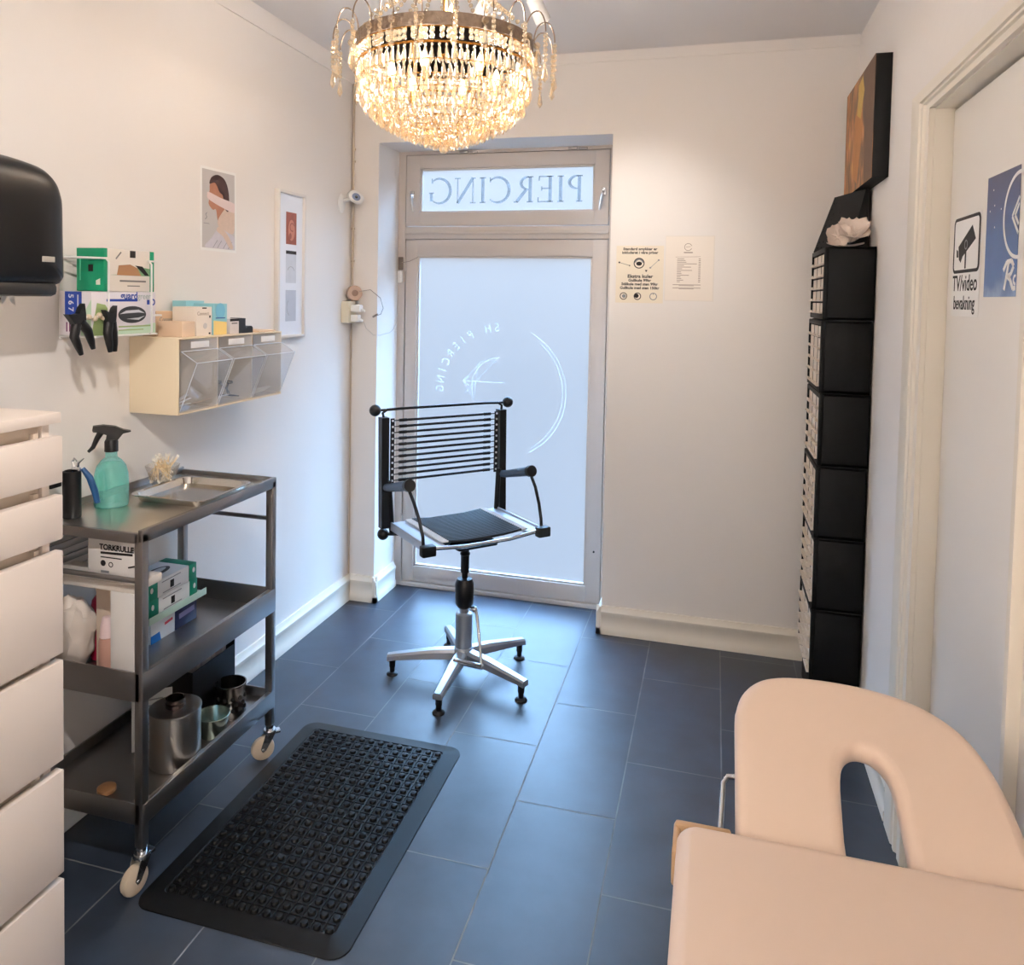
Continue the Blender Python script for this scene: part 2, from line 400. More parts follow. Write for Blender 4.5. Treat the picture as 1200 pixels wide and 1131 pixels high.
# ------------------------------------------------------------------ glazed entry door and transom window
d1 = thing('door_1', 'glazed entrance door with frosted pane in a grey painted frame', None, (0.7, ND, 0), kind='structure')
fr = MB()
fr.box(NX0, 0.182, ND, ND + 0.07, 0, NZ).box(1.243, NX1, ND, ND + 0.07, 0, NZ)
fr.box(0.182, 1.243, ND, ND + 0.07, 1.828, 1.892, 0.003).box(0.182, 1.243, ND, ND + 0.07, 2.262, NZ)
fr.box(0.182, 1.243, ND - 0.006, ND + 0.07, 0, 0.022, 0.003)
fr.box(0.182, 1.243, ND - 0.012, ND + 0.01, 1.852, 1.868, 0.004)
part('frame', fr, frame_m, d1, True)
def sash(x0, x1, z0, z1, gx0, gx1, gz0, gz1, y):
    m = MB()
    m.box(x0, gx0, y, y + 0.045, z0, z1, 0.003).box(gx1, x1, y, y + 0.045, z0, z1, 0.003)
    m.box(gx0 - 0.002, gx1 + 0.002, y + 0.0005, y + 0.045, z0, gz0, 0.002).box(gx0 - 0.002, gx1 + 0.002, y + 0.0005, y + 0.045, gz1, z1, 0.002)
    b = 0.010     # glazing bead
    m.box(gx0, gx0 + b, y + 0.008, y + 0.03, gz0, gz1, 0.002).box(gx1 - b, gx1, y + 0.008, y + 0.03, gz0, gz1, 0.002)
    m.box(gx0, gx1, y + 0.008, y + 0.03, gz0, gz0 + b, 0.002).box(gx0, gx1, y + 0.008, y + 0.03, gz1 - b, gz1, 0.002)
    return m
def film_pane(x0, x1, y0, y1, z0, z1):
    vs = [(x, y, z) for x in (x0, x1) for y in (y0, y1) for z in (z0, z1)]
    return MB().add(vs, [(0, 4, 5, 1)], 0, None, False).add(vs, [(2, 3, 7, 6), (0, 1, 3, 2), (4, 6, 7, 5), (1, 5, 7, 3), (0, 2, 6, 4)], 1, None, False)
lf = part('door_leaf', sash(0.186, 1.239, 0.026, 1.824, 0.250, 1.165, 0.108, 1.742, ND + 0.004), frame_m, d1, True)
gp = part('frosted_pane', film_pane(0.256, 1.159, ND + 0.022, ND + 0.026, 0.114, 1.736), [frost_m, clear_glass], d1, True, label='frosted white pane')
etch = MB(); EM = on_back(0.705, 1.055, ND + 0.0214)
etch.ring(0.338, 0.342, math.radians(-62), math.radians(62), mi=0, M=EM).ring(0.322, 0.325, math.radians(-58), math.radians(50), mi=0, M=EM)
word = 'SH PIERCING'
for i, ch in enumerate(word):
    th = math.radians(94 + i * 8.6)
    TM = EM @ Matrix.Translation((0.325 * math.cos(th), 0.325 * math.sin(th), 0)) @ Matrix.Rotation(th - math.pi / 2, 4, 'Z')
    if ch != ' ': etch.text(ch, 0.062, 0, 0, 0.0002, 0, TM, mirror=True, sx=0.85)
# bow and arrow emblem
etch.ring(0.150, 0.154, math.radians(95), math.radians(200), mi=0, M=EM, c=(0.0, 0.02))
etch.stroke([(-0.20, 0.045), (0.02, 0.045)], 0.004, M=EM).stroke([(-0.20, 0.045), (-0.165, 0.07)], 0.004, M=EM).stroke([(-0.20, 0.045), (-0.165, 0.02)], 0.004, M=EM)
etch.stroke([(-0.01, 0.174), (-0.19, -0.02)], 0.0025, M=EM).stroke([(-0.12, 0.14), (-0.14, -0.05), (-0.20, 0.045), (-0.10, 0.15), (-0.02, 0.15)], 0.0025, M=EM)
part('etched_logo', etch, frost_light, gp, True, label='faint mirrored round logo with lettering')
hk = MB().box(1.205, 1.222, ND - 0.004, ND + 0.006, 0.20, 0.215, 0.002)
part('keyhole', MB().cyl((1.205, ND + 0.006, 0.285), (1.205, ND + 0.001, 0.285), 0.005, n=12), dark_m, d1, True)
for z in (0.30, 1.66):
    part('hinge', MB().cyl((0.184, ND - 0.002, z), (0.184, ND - 0.002, z + 0.075), 0.006, n=10), frame_m, d1, True)

w1 = thing('window_1', 'narrow transom window with mirrored shop lettering above the door', None, (0.7, ND, 1.9), kind='structure')
part('window_sash', sash(0.186, 1.239, 1.896, 2.258, 0.262, 1.168, 1.963, 2.190, ND - 0.004), frame_m, w1, True)
tp = part('frosted_pane', film_pane(0.268, 1.162, ND + 0.016, ND + 0.020, 1.969, 2.184), [frost_m, clear_glass], w1, True, label='white frosted transom pane')
def serif_letters():
    """PIERCING seen from inside (mirrored), thin serif capitals"""
    m = MB(); LH = 0.128; T, t, sf = 0.0150, 0.0058, 0.015
    def I(x, k): k.append(('s', x, 0, x, LH, T)); k.append(('s', x - sf, 0.002, x + sf, 0.002, t)); k.append(('s', x - sf, LH - 0.002, x + sf, LH - 0.002, t))
    def arc(cx, cy, rx, ry, a0, a1, k, w0, w1):
        n = 22; prev = None
        for i in range(n + 1):
            th = math.radians(a0 + (a1 - a0) * i / n); p = (cx + rx * math.cos(th), cy + ry * math.sin(th))
            if prev: k.append(('s', *prev, *p, w0 + (w1 - w0) * math.sin(math.pi * i / n)))
            prev = p
    L = {}
    k = []; I(0.014, k); arc(0.020, LH * 0.74, 0.040, LH * 0.26 - 0.002, 90, -90, k, t, T); L['P'] = (k, 0.070)
    k = []; I(0.014, k); L['I'] = (k, 0.032)
    k = []; I(0.014, k); k += [('s', 0.01, LH - 0.002, 0.066, LH - 0.002, t), ('s', 0.01, 0.002, 0.070, 0.002, t), ('s', 0.014, LH * 0.52, 0.054, LH * 0.52, t), ('s', 0.066, LH, 0.066, LH - 0.022, t), ('s', 0.070, 0, 0.070, 0.024, t), ('s', 0.054, LH * 0.44, 0.054, LH * 0.6, t)]; L['E'] = (k, 0.078)
    k = []; I(0.014, k); arc(0.020, LH * 0.74, 0.038, LH * 0.26 - 0.002, 90, -90, k, t, T); k += [('s', 0.034, LH * 0.48, 0.078, 0.002, T), ('s', 0.072, 0.002, 0.092, 0.002, t)]; L['R'] = (k, 0.092)
    k = []; arc(0.062, LH / 2, 0.056, LH / 2 - 0.001, 48, 312, k, t, T); k += [('s', 0.098, LH * 0.80, 0.098, LH, t)]; L['C'] = (k, 0.104)
    k = []; k += [('s', 0.014, 0, 0.014, LH, t), ('s', 0.014, LH, 0.090, 0.0, T), ('s', 0.090, 0, 0.090, LH, t), ('s', 0, 0.002, 0.028, 0.002, t), ('s', 0.0, LH - 0.002, 0.016, LH - 0.002, t), ('s', 0.076, LH - 0.002, 0.104, LH - 0.002, t)]; L['N'] = (k, 0.104)
    k = []; arc(0.062, LH / 2, 0.056, LH / 2 - 0.001, 48, 310, k, t, T); k += [('s', 0.098, LH * 0.80, 0.098, LH, t), ('s', 0.102, 0.012, 0.102, LH * 0.42, T), ('s', 0.088, LH * 0.42, 0.114, LH * 0.42, t)]; L['G'] = (k, 0.114)
    x = 0.0; gap = 0.0165
    for ch in 'PIERCING':
        k, wd = L[ch]
        for _, x0, y0, x1, y1, w in k: m.stroke([(-(x + x0), y0), (-(x + x1), y1)], w, 0, 0.0006)
        x += wd + gap
    return m, x - gap
sl, sw = serif_letters()
LM = on_back(1.105, 2.012, ND + 0.0155) @ Matrix.Diagonal((0.80 / sw, 1, 1, 1))
tl = MB()
for f, mi in zip(sl.f, sl.mi): pass
tl.add(sl.v, [tuple(reversed(f)) for f in sl.f], 0, LM, False)
part('lettering', tl, letter_film, tp, True, label='grey mirrored letters PIERCING')
for x in (0.52, 1.08):
    part('hinge', MB().box(x - 0.045, x + 0.0, ND - 0.012, ND + 0.004, 2.262, 2.275, 0.003).box(x + 0.004, x + 0.05, ND - 0.010, ND + 0.004, 2.260, 2.272, 0.003), steel_dark, w1, True)
for x, s in ((0.222, 1), (1.214, -1)):
    h = MB().box(x - 0.012, x + 0.012, ND - 0.016, ND - 0.004, 2.035, 2.075, 0.004)
    h.path([(x, ND - 0.014, 2.055), (x + s * 0.002, ND - 0.03, 2.045), (x + s * 0.016, ND - 0.03, 1.965)], [0.007, 0.007, 0.005], 8)
    part('catch', h, chrome_m, w1, True, label='small metal window catch')

# ------------------------------------------------------------------ inner door in the right wall
d2_ = thing('door_2', 'cream inner door with moulded casing on the right wall', None, (W, -1.6, 0), kind='structure')
cs = MB()
CP = [(0, 0), (0.018, 0), (0.022, 0.010), (0.022, 0.095), (0.016, 0.102), (0.016, 0.108), (0.020, 0.112), (0.020, 0.128), (0.013, 0.134), (0.013, 0.150), (0.017, 0.155), (0.017, 0.187), (0, 0.187)]
def casing(y_out, sgn, z1, zk=0.37):   # vertical piece; profile runs from the outer edge towards the opening
    k = len(CP); vs = [(W - a, y_out - sgn * b, 0) for a, b in CP] + [(W - a, y_out - sgn * b, z1 - b * zk) for a, b in CP]
    fs = [(i, (i + 1) % k, k + (i + 1) % k, k + i) for i in range(k)] + [tuple(range(k))[::-1], tuple(range(k, 2 * k))]
    return MB().add(vs, fs if sgn < 0 else [tuple(reversed(f)) for f in fs], 0, None, False)
ZT = 2.124
CP_far = CP
c1 = casing(-1.053, 1, ZT); cs.add(c1.v, c1.f, 0, None, False)
NP = [(a, b * 0.19) for a, b in CP]
CPS = CP; CP = NP; c2 = casing(-1.9755, -1, ZT - 0.0, 0.0); cs.add(c2.v, c2.f, 0, None, False); CP = CPS
TP = [(a, b * 0.37) for a, b in CP]
k = len(TP)
vs = [(W - a, -1.053 - b / 0.37, ZT - b) for a, b in TP] + [(W - a, -2.05, ZT - b) for a, b in TP]
cs.add(vs, [tuple(reversed(f)) for f in [(i, (i + 1) % k, k + (i + 1) % k, k + i) for i in range(k)] + [tuple(range(k))[::-1], tuple(range(k, 2 * k))]], 0, None, False)
cs.box(W - 0.004, 2.40, DY0 - 0.004, DY0 + 0.003, 0, DZ).box(W - 0.004, 2.40, DY1 - 0.003, DY1 + 0.004, 0, DZ).box(W - 0.004, 2.40, DY1, DY0, DZ - 0.004, DZ + 0.003)
part('door_frame', cs, trim_m, d2_, True)
XL = W + 0.040
part('door_leaf', MB().box(XL, XL + 0.04, DY1 + 0.008, DY0 - 0.0085, 0.012, DZ - 0.012, 0.003), leaf_m, d2_, True)
part('gap_shade_panel', MB().box(XL + 0.041, XL + 0.062, DY1 + 0.004, DY0 - 0.004, 0, DZ - 0.004), dark_m, d2_, True, label='dark panel behind the door, painted as shade in the gap')  # dark sheet whose colour stands for the shadow around the leaf

# signs on the inner door
sg = MB(); RM = on_right(-1.297, 1.755, XL - 0.0008)
def rp(m, pts, mi, z=0.0004, M=None): m.prism(pts, 0, z, mi, M)
wS, hS = 0.208, 0.132
fr_o = rrect(0, wS, -hS - 0.006, 0, 0.018)
sg.prism(rrect(-0.002, wS + 0.004, -0.245, 0.004, 0.004), 0, 0.0004, 0, RM)
sg.prism(fr_o, 0.0004, 0.0008, 1, RM); sg.prism(rrect(0.011, wS - 0.011, -hS + 0.002, -0.008, 0.010), 0.0008, 0.0012, 0, RM)
sg.prism([(0.045, -0.072), (0.150, -0.026), (0.178, -0.060), (0.080, -0.098), (0.066, -0.112), (0.052, -0.104)], 0.0012, 0.0016, 1, RM)
sg.prism([(0.030, -0.078), (0.042, -0.082), (0.046, -0.098), (0.032, -0.098)], 0.0012, 0.0016, 1, RM)
sg.stroke([(0.104, -0.076), (0.104, -0.128)], 0.010, 0.0012, 0.0016, 1, RM).ring(0.009, 0.012, 0, 6.283, 0.0016, 0.002, 20, 2, RM, c=(0.106, -0.070))
sg.text('TV/video', 0.055, 0.102, -0.165, 0.0008, 1, RM, bold=0.012, sx=0.96).text('bevakning', 0.048, 0.102, -0.213, 0.0008, 1, RM, bold=0.012, sx=0.88)
solo('warning_sign', sg, [paper_m, ink_m, grey_ink], 'camera surveillance notice with black pictogram on the cream inner door', 'sign')
def poster_material():
    m = bpy.data.materials.new('night_poster'); m.use_nodes = True; nt = m.node_tree; b = nt.nodes['Principled BSDF']; b.inputs['Roughness'].default_value = 0.35
    tc = nt.nodes.new('ShaderNodeTexCoord'); sp = nt.nodes.new('ShaderNodeSeparateXYZ'); nt.links.new(tc.outputs['Object'], sp.inputs[0])
    n = nt.nodes.new('ShaderNodeTexNoise'); n.inputs['Scale'].default_value = 14; n.inputs['Detail'].default_value = 6; nt.links.new(tc.outputs['Object'], n.inputs['Vector'])
    ma = nt.nodes.new('ShaderNodeMath'); ma.operation = 'MULTIPLY_ADD'; ma.inputs[1].default_value = 0.16; nt.links.new(n.outputs['Fac'], ma.inputs[0]); nt.links.new(sp.outputs['Z'], ma.inputs[2])
    cr = nt.nodes.new('ShaderNodeValToRGB'); e = cr.color_ramp.elements
    e[0].position = 0.05; e[0].color = lin((150, 175, 205)); e[1].position = 0.36; e[1].color = lin((44, 52, 92))
    for p, c in ((0.12, (58, 98, 156)), (0.20, (40, 84, 142)), (0.27, (36, 60, 112))):
        x = e.new(p); x.color = lin(c)
    nt.links.new(ma.outputs[0], cr.inputs['Fac']); nt.links.new(cr.outputs['Color'], b.inputs['Base Color'])
    return m
ps = MB(); PM = on_right(-1.543, 1.557, XL - 0.0008)
ps.prism([(0, 0), (0.197, 0), (0.197, 0.266), (0, 0.266)], 0, 0.0005, 0, PM)
ps.ring(0.082, 0.090, math.radians(80), math.radians(280), 0.0005, 0.0009, 40, 1, PM, c=(0.197, 0.166))
for a, b in (((0.160, 0.165), (0.197, 0.202)), ((0.160, 0.165), (0.197, 0.128)), ((0.197, 0.188), (0.176, 0.166)), ((0.176, 0.166), (0.197, 0.146))): ps.stroke([a, b], 0.007, 0.0005, 0.0009, 1, PM)
ps.stroke([(0.122, 0.055), (0.140, 0.072), (0.168, 0.074), (0.180, 0.062), (0.165, 0.046), (0.146, 0.042), (0.162, 0.036), (0.180, 0.016), (0.194, 0.018)], 0.010, 0.0005, 0.0009, 1, PM)
ps.stroke([(0.152, 0.072), (0.140, 0.040), (0.130, 0.014)], 0.010, 0.0005, 0.0009, 1, PM).ring(0.005, 0.011, math.radians(60), math.radians(300), 0.0005, 0.0009, 16, 1, PM, c=(0.190, 0.034))
for x, y in ((0.04, 0.235), (0.05, 0.20), (0.092, 0.188), (0.022, 0.19), (0.055, 0.152)): ps.prism(circ(x, y, 0.0022, 8), 0.0005, 0.0008, 1, PM)
solo('poster', ps, [poster_material(), paper_m], 'dark blue night sky poster with white ring and script on the inner door', 'poster')

# ------------------------------------------------------------------ papers on the back wall
pp = MB(); A = on_back(1.313, 1.521)
pp.prism([(0, 0), (0.21, 0), (0.21, 0.256), (0, 0.256)], 0, 0.0008, 0, A)
def tx(m, s, size, x, y, b=0.02, sx=1.0, M=A, mi=1): m.text(s, size, x, y, 0.001, mi, M, bold=b, sx=sx)
tx(pp, 'Standard smykker er', 0.0165, 0.105, 0.241, 0.03, 1.08); tx(pp, 'inkluderet i våre priser', 0.0165, 0.105, 0.225, 0.03, 1.04)
pp.ring(0.020, 0.024, 0, 6.2832, 0.0008, 0.0012, 28, 1, A, c=(0.102, 0.178)).ring(0.014, 0.020, 0.15, 2.99, 0.0008, 0.0011, 20, 2, A, c=(0.102, 0.178)).prism(circ(0.102, 0.176, 0.013, 18, 0.7), 0.0008, 0.0013, 1, A)
pp.stroke([(0.016, 0.180), (0.058, 0.168)], 0.0016, 0.0008, 0.0012, 1, A).prism(circ(0.014, 0.181, 0.004, 10), 0.0008, 0.0012, 1, A).prism(circ(0.060, 0.167, 0.003, 10), 0.0008, 0.0012, 1, A)
pp.stroke([(0.154, 0.160), (0.186, 0.190)], 0.0016, 0.0008, 0.0012, 2, A).prism(circ(0.188, 0.192, 0.004, 10), 0.0008, 0.0012, 2, A).prism(circ(0.152, 0.158, 0.004, 10), 0.0008, 0.0012, 2, A)
pp.prism([(0.128, 0.148), (0.140, 0.148), (0.134, 0.138)], 0.0008, 0.0012, 1, A)
tx(pp, 'Ekstra kuler', 0.021, 0.108, 0.119, 0.03, 1.1)
for s, y, sx in (('Gullkule 99kr', 0.101, 1.1), ('Stålkule med sten 99kr', 0.084, 1.05), ('Gullkule med sten 150kr', 0.067, 1.05)): tx(pp, s, 0.0165, 0.106, y, 0.035, sx)
for x in (0.036, 0.098, 0.168): pp.ring(0.013, 0.0165, 0, 6.2832, 0.0008, 0.0012, 24, 1 if x < 0.15 else 2, A, c=(x, 0.030))
pp.prism(circ(0.038, 0.030, 0.009, 12), 0.0008, 0.0012, 2, A).prism(circ(0.094, 0.032, 0.010, 12), 0.0008, 0.0012, 1, A).prism(circ(0.168, 0.040, 0.002, 8), 0.0008, 0.0012, 1, A)
cream_paper = mat('cream_paper', (238, 226, 206), 0.8)
solo('price_notice', pp, [cream_paper, ink_m, grey_ink], 'cream price sheet with bold text and jewellery pictures beside the door', 'notice')
p2 = MB(); B = on_back(1.529, 1.533)
p2.prism([(0, 0), (0.211, 0), (0.211, 0.288), (0, 0.288)], 0, 0.001, 3, B)
p2.prism([(0.002, 0.004), (0.206, 0.004), (0.206, 0.284), (0.002, 0.284)], 0.001, 0.0014, 0, B)
p2.ring(0.0145, 0.0165, 0.3, 5.9, 0.0014, 0.0018, 28, 2, B, c=(0.098, 0.238)).stroke([(0.088, 0.238), (0.108, 0.240)], 0.0015, 0.0014, 0.0018, 2, B)
p2.prism([(0.080, 0.212), (0.118, 0.212), (0.118, 0.216), (0.080, 0.216)], 0.0014, 0.0018, 2, B)
p2.stroke([(0.045, 0.194), (0.152, 0.196)], 0.0012, 0.0014, 0.0018, 2, B)
for i in range(15):
    y = 0.186 - i * 0.0072; L = (0.03, 0.036, 0.04, 0.085, 0.03, 0.06, 0.022, 0.065, 0.018, 0.02, 0.052, 0.016, 0.02, 0.028, 0.014)[i]
    p2.stroke([(0.052, y), (0.052 + L, y)], 0.0022, 0.0014, 0.0018, 2, B).stroke([(0.144, y), (0.153, y)], 0.0026, 0.0014, 0.0018, 2, B)
for y in (0.072, 0.058): p2.stroke([(0.035, y), (0.155, y)], 0.0022, 0.0014, 0.0018, 2, B)
p2.stroke([(0.062, 0.068), (0.126, 0.068)], 0.002, 0.0014, 0.0018, 2, B).stroke([(0.062, 0.054), (0.126, 0.054)], 0.002, 0.0014, 0.0018, 2, B)
sleeve_m = mat('plastic_sleeve', (236, 228, 218), 0.2)
solo('price_list', p2, [mat('list_paper', (240, 230, 218), 0.4), ink_m, mat('list_ink', (150, 128, 112), 0.7), sleeve_m], 'A4 price list in a glossy plastic sleeve, right of the cream notice', 'notice')

# ------------------------------------------------------------------ left wall pictures
def clampp(pts, per): return [(min(0.2005, max(0.0085, x)), min(0.2875, max(0.0105, y))) for x, y in sm(pts, per)]
po = MB(); L1 = on_left(-1.178, 1.683)
po.prism([(0, 0), (0.214, 0), (0.208, 0.299), (0, 0.296)], 0, 0.001, 0, L1)
po.prism([(0.010, 0.010), (0.204, 0.010), (0.199, 0.289), (0.008, 0.287)], 0.001, 0.0014, 1, L1)
po.prism(clampp([(0.052, 0.235), (0.05, 0.21), (0.036, 0.190), (0.048, 0.186), (0.046, 0.165), (0.070, 0.148), (0.088, 0.150), (0.098, 0.112), (0.115, 0.085), (0.150, 0.100), (0.175, 0.125), (0.160, 0.165), (0.15, 0.215), (0.11, 0.25), (0.07, 0.255)], 5), 0.0014, 0.0018, 2, L1)
po.prism(clampp([(0.050, 0.238), (0.060, 0.262), (0.095, 0.276), (0.135, 0.266), (0.158, 0.235), (0.166, 0.19), (0.160, 0.150), (0.135, 0.165), (0.128, 0.205), (0.108, 0.215), (0.082, 0.245)], 5), 0.0018, 0.0022, 3, L1)
po.prism(clampp([(0.036, 0.200), (0.045, 0.208), (0.115, 0.195), (0.200, 0.182), (0.200, 0.150), (0.130, 0.160), (0.045, 0.182)], 5), 0.0022, 0.0026, 4, L1)  # pale band paints the glare lying across the face
po.prism(clampp([(0.098, 0.112), (0.115, 0.085), (0.19, 0.070), (0.201, 0.12), (0.198, 0.15), (0.168, 0.150), (0.150, 0.165)], 5), 0.0018, 0.0021, 5, L1)
po.prism(clampp([(0.030, 0.010), (0.060, 0.045), (0.105, 0.085), (0.150, 0.075), (0.203, 0.055), (0.203, 0.010)], 5), 0.0022, 0.0026, 6, L1)
po.prism(clampp([(0.090, 0.075), (0.112, 0.092), (0.160, 0.060), (0.19, 0.02), (0.17, 0.015), (0.13, 0.055)], 5), 0.0026, 0.003, 5, L1)
po.stroke([(0.026, 0.11), (0.036, 0.118), (0.028, 0.128), (0.036, 0.134)], 0.003, 0.0014, 0.0018, 7, L1).stroke([(0.018, 0.096), (0.05, 0.096)], 0.002, 0.0014, 0.0018, 7, L1)
for k, x in enumerate((0.07, 0.095, 0.13, 0.16)): po.stroke([(x, 0.012), (x + 0.025, 0.04)], 0.002, 0.0026, 0.0029, 7, L1)
solo('photo_poster', po, [paper_m, mat('print_grey', (196, 190, 186), 0.35), skin_m, mat('print_hair', (74, 48, 42), 0.5, var=0.3, vscale=40), mat('painted_glare', (226, 205, 200), 0.3), mat('print_knit', (214, 190, 172), 0.5, var=0.1, vscale=80), mat('print_cloth', (206, 200, 206), 0.5, var=0.12, vscale=40), grey_ink], 'unframed photo print of a woman in profile touching her neck', 'poster')
pf = thing('picture_frame', 'tall narrow white picture frame with three small photos on the left wall', 'picture', (0, -0.59, 1.345))
FM = on_left(-0.702, 1.347)
fw_, fh_ = 0.222, 0.616
f_ = MB().box(0, 0.013, 0, fh_, 0, 0.022, 0.002, 0, FM).box(fw_ - 0.013, fw_, 0, fh_, 0, 0.022, 0.002, 0, FM).box(0.0125, fw_ - 0.0125, 0, 0.013, 0, 0.0215, 0.002, 0, FM).box(0.0125, fw_ - 0.0125, fh_ - 0.013, fh_, 0, 0.0215, 0.002, 0, FM)
part('frame', f_, mat('picture_frame_white', (226, 220, 214), 0.4), pf, True)
mt = MB().box(0.012, fw_ - 0.012, 0.012, fh_ - 0.012, 0, 0.010, 0, 0, FM)
part('mount_board', mt, mat('mount_white', (232, 236, 244), 0.3), pf, True, label='white mount behind glass')
def photo(y0, y1, mats, draw=None):
    m = MB().prism([(0.075, y0), (0.158, y0), (0.158, y1), (0.075, y1)], 0.010, 0.0106, 0, FM)
    if draw: draw(m)
    part('photo', m, mats, pf, True)
def ear(m):
    m.prism(circ(0.118, 0.455, 0.026, 20, 1.7), 0.0106, 0.011, 1, FM).ring(0.014, 0.019, 0.4, 5.2, 0.011, 0.0114, 20, 2, FM, c=(0.122, 0.468)).prism(circ(0.108, 0.43, 0.010, 12, 1.3), 0.011, 0.0113, 2, FM)
photo(0.395, 0.530, [mat('ear_photo', (150, 84, 70), 0.3, var=0.35, vscale=35), mat('ear_skin', (196, 132, 112), 0.3), mat('ear_shadow', (150, 88, 74), 0.3)], ear)
photo(0.232, 0.368, [mat('pale_photo', (208, 212, 220), 0.3, var=0.08, vscale=25), ink_m, grey_ink], lambda m: m.prism([(0.075, 0.354), (0.158, 0.354), (0.158, 0.368), (0.075, 0.368)], 0.0106, 0.011, 1, FM).ring(0.03, 0.0315, 0.5, 2.6, 0.0106, 0.011, 20, 2, FM, c=(0.115, 0.27)))
photo(0.070, 0.202, [mat('grey_photo', (190, 195, 206), 0.3, var=0.1, vscale=25), ink_m, grey_ink], lambda m: m.ring(0.04, 0.0412, 2.4, 4.2, 0.0106, 0.011, 20, 2, FM, c=(0.125, 0.13)))

# ------------------------------------------------------------------ canvas on the right wall
def painting_material():
    m = bpy.data.materials.new('painting'); m.use_nodes = True; nt = m.node_tree; b = nt.nodes['Principled BSDF']; b.inputs['Roughness'].default_value = 0.55
    tc = nt.nodes.new('ShaderNodeTexCoord'); mp = nt.nodes.new('ShaderNodeMapping'); mp.inputs['Scale'].default_value = (1, 7, 3); nt.links.new(tc.outputs['Object'], mp.inputs['Vector'])
    n = nt.nodes.new('ShaderNodeTexNoise'); n.inputs['Scale'].default_value = 2.4; n.inputs['Detail'].default_value = 5; n.inputs['Distortion'].default_value = 0.8; nt.links.new(mp.outputs[0], n.inputs['Vector'])
    cr = nt.nodes.new('ShaderNodeValToRGB'); e = cr.color_ramp.elements
    e[0].position = 0.3; e[0].color = lin((74, 54, 40)); e[1].position = 0.72; e[1].color = lin((206, 160, 78))
    for p, c in ((0.42, (112, 82, 60)), (0.54, (170, 116, 66)), (0.62, (190, 130, 92))):
        x = e.new(p); x.color = lin(c)
    nt.links.new(n.outputs['Fac'], cr.inputs['Fac']); nt.links.new(cr.outputs['Color'], b.inputs['Base Color'])
    return m
cv = thing('canvas_picture', 'deep-edged golden brown abstract canvas high on the right wall', 'picture', (W, -0.36, 1.955))
cb = MB(); XC = W - 0.052
cb.box(XC, W, -0.66, -0.07, 1.962, 2.375, 0.002)
part('canvas_block', cb, mat('canvas_edge', (5, 5, 6), 0.6, spec=0.3), cv, True)
ff = MB(); CM = on_right(-0.07, 1.962, XC)
ff.prism([(0, 0), (0.59, 0), (0.59, 0.413), (0, 0.413)], 0, 0.001, 0, CM)
ff.prism([(0.44, 0.0), (0.588, 0), (0.588, 0.412), (0.40, 0.412)], 0.001, 0.0014, 1, CM)
ff.prism([(0.20, 0.06), (0.30, 0.02), (0.38, 0.20), (0.36, 0.33), (0.30, 0.36), (0.22, 0.28)], 0.001, 0.0014, 2, CM)
ff.prism([(0.26, 0.28), (0.34, 0.25), (0.40, 0.34), (0.36, 0.40), (0.28, 0.385)], 0.0014, 0.0018, 3, CM)
part('painted_face', ff, [painting_material(), mat('paint_umber', (104, 78, 60), 0.6, var=0.15, vscale=20), mat('paint_ochre', (182, 126, 76), 0.6, var=0.2, vscale=30), mat('paint_gold', (204, 170, 92), 0.6, var=0.2, vscale=40)], cv, True)

